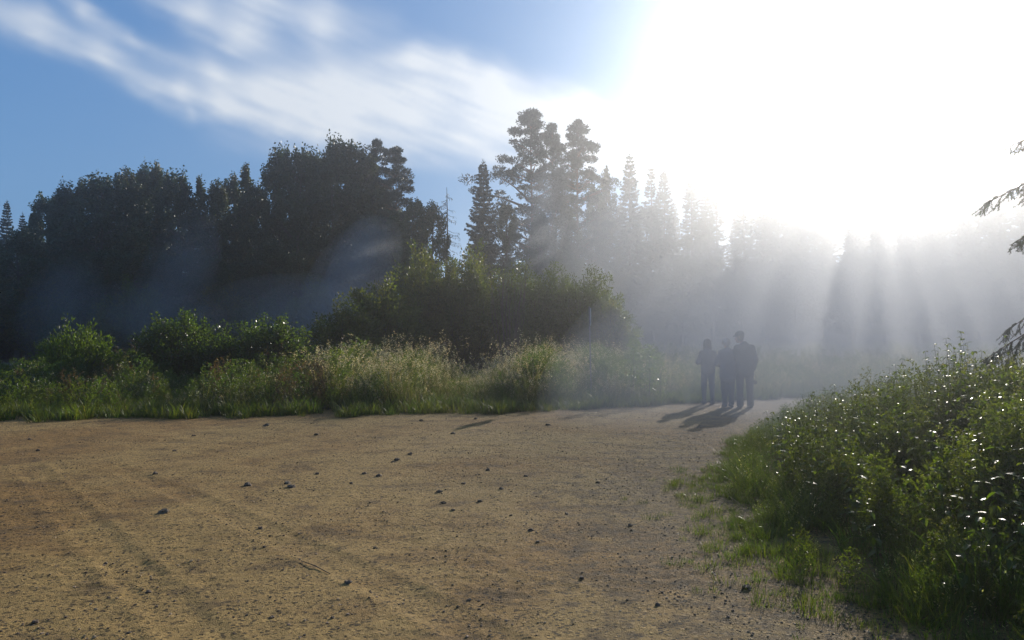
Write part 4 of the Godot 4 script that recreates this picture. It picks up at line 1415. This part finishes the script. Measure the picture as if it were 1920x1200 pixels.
func make_stones() -> void:
	var r := RandomNumberGenerator.new()
	r.seed = 61
	var shapes := []
	for i in 6:
		shapes.append(stone_mesh(70 + i, r.randf_range(0.5, 0.75)))
	var at := [[467, 908, 14], [541, 905, 12], [550, 912, 15], [310, 961, 17], [655, 1090, 14], [285, 1106, 10], [77, 1161, 13], [627, 1152, 8], [595, 815, 9], [501, 798, 10], [790, 789, 7], [770, 851, 9], [745, 863, 10], [738, 866, 7], [712, 892, 10], [685, 888, 9], [832, 942, 9], [850, 955, 7], [900, 938, 10], [915, 881, 9], [825, 921, 10], [597, 888, 8], [295, 887, 10], [75, 844, 7], [365, 816, 8], [60, 824, 7], [500, 1023, 7], [705, 1024, 8], [492, 986, 9], [515, 1151, 9], [1027, 797, 9], [995, 992, 11], [850, 813, 8], [892, 785, 7], [1008, 1013, 8], [958, 965, 7], [1397, 1098, 16], [1300, 908, 8], [1120, 905, 8], [1062, 962, 8], [1180, 985, 9], [870, 905, 8], [940, 915, 9], [985, 893, 8], [660, 905, 8], [420, 1030, 6], [205, 1050, 7], [330, 845, 7], [250, 1180, 9], [880, 1120, 9], [1090, 1080, 10], [1230, 1130, 10]]
	for s in at:
		var p := gp(s[0], s[1])
		var w: float = s[2] / F * -p.z
		p.y = road_y(p.x, p.z) + w * 0.10
		var o := single("stone", shapes[r.randi() % 6], ("large dark stone" if s[2] > 12 else "middling dark stone" if s[2] > 8 else "tiny dark stone") + " lying loose on the sandy road", "stone", p, "loose stones on the road")
		o.scale = Vector3(w * 1.1, w * 0.9, w)
		o.rotation.y = r.randf() * TAU
	# a fallen twig
	var t := MB.new()
	var a := gp(568, 1052)
	var c := gp(622, 1072)
	a.y = road_y(a.x, a.z) + 0.006
	c.y = road_y(c.x, c.z) + 0.006
	var m := a.lerp(c, 0.5)
	m.y = road_y(m.x, m.z) + 0.014
	t.tube([Vector3.ZERO, m - a, c - a], [0.002, 0.004, 0.003], 5, Color(0.09, 0.06, 0.04))
	single("twig", t.mesh(M.bark), "thin bent twig lying on the sand", "twig", a)
	# gravel, thicker in patches
	var P := [[], []]
	var C := [[], []]
	for i in 30000:
		var d := 3.3 + 13.0 * pow(r.randf(), 1.5)
		var x := r.randf_range(-0.78, 0.62) * d
		if x > near_edge(-d) + 0.2 or d > far_edge(x) - 0.1:
			continue
		var n1 := noise.get_noise_2d(x * 0.7 + 5.0, d * 0.7)
		var edge := clampf(1.4 - (near_edge(-d) - x) * 0.6, 0.0, 1.0)
		if r.randf() > clampf(0.25 + n1 * 1.5 + edge * 0.5, 0.05, 1.0):
			continue
		var s := 0.003 + 0.013 * pow(r.randf(), 5.0) + d * 0.0005
		var q := Vector3(x, road_y(x, -d) + s * 0.15, -d)
		var k := i % 2
		P[k].append(Transform3D(Basis(Vector3.UP, r.randf() * TAU) * Basis.from_scale(Vector3(s * 1.2, s, s)), q))
		var g := r.randf_range(0.6, 1.6) if r.randf() < 0.75 else r.randf_range(2.5, 4.5)
		C[k].append(Color(g, g, g))
	scatter("gravel", shapes[0], P[0], C[0], "fine mixed gravel strewn over the sandy road", "gravel")
	scatter("gravel", shapes[3], P[1], C[1], "coarser grit strewn over the sandy road", "gravel")

# ---------------------------------------------------------------- mist
func mist(label: String, px: float, py: float, d: float, size: Vector3, density: float, tilt := 0.0, shells := 5) -> void:
	var r := RandomNumberGenerator.new()
	r.seed = int(px * 7.0 + py)
	var o := thing("mist", label, "mist", Vector3((px - 960.0) / F * d, EYE + (HZ - py) / F * d, -d))
	o.rotation.z = tilt
	o.set_meta("kind", "stuff")
	var m := FogMaterial.new()
	m.density = density
	m.albedo = Color(0.95, 0.97, 1.0)
	for i in shells:
		var f := FogVolume.new()
		f.name = "puff"
		f.shape = RenderingServer.FOG_VOLUME_SHAPE_ELLIPSOID
		var k := 1.0 - float(i) / shells * 0.85
		f.size = size * k * Vector3(r.randf_range(0.85, 1.1), r.randf_range(0.85, 1.1), 1.0)
		f.material = m
		f.position = Vector3(r.randf_range(-0.07, 0.07), r.randf_range(-0.07, 0.07), 0.0) * size
		f.rotation = Vector3(0, 0, r.randf_range(-0.25, 0.25))
		o.add_child(f, true)

func make_mist() -> void:
	mist("plume of pale mist rising from the verge behind the glinting shrubs", 660, 510, 35, Vector3(4.0, 8.0, 3.0), 0.05, -0.45, 4)
	mist("mist bank lying low behind the glinting shrubs", 560, 590, 33, Vector3(8.0, 4.5, 3.0), 0.04, 0.15, 3)
	mist("faint slanting mist before the dark broadleaf wood", 340, 520, 36, Vector3(3.5, 8.0, 3.0), 0.022, -0.6, 4)
	mist("faint low mist before the foot of the dark wood", 270, 600, 35, Vector3(8.0, 4.0, 3.0), 0.02, 0.1, 4)
	mist("faint low mist behind the bright green shrub", 110, 570, 36, Vector3(4.0, 6.0, 3.0), 0.02, -0.4, 4)
	mist("tall veil of mist before the three tall pines", 1010, 430, 48, Vector3(3.5, 13.0, 4.0), 0.028, -0.1, 3)
	mist("mist drifting behind the end of the willow thicket", 1140, 480, 44, Vector3(9.0, 10.0, 5.0), 0.024, -0.3, 3)
	mist("wide bright haze before the backlit spruces", 1600, 520, 44, Vector3(44.0, 19.0, 14.0), 0.022, 0.0, 3)
	mist("low mist on the road around the three people, thickened to imitate lens glare", 1440, 640, 14.5, Vector3(13.0, 5.5, 9.0), 0.028, 0.0, 3)  # thin road mist made denser so it lightens the figures like lens glare
	mist("haze added over the weeds of the roadside thicket to imitate glare", 1800, 660, 10.5, Vector3(9.0, 3.6, 5.0), 0.026, 0.0, 2)  # added fog volume, stands in for the glare veil over the weeds
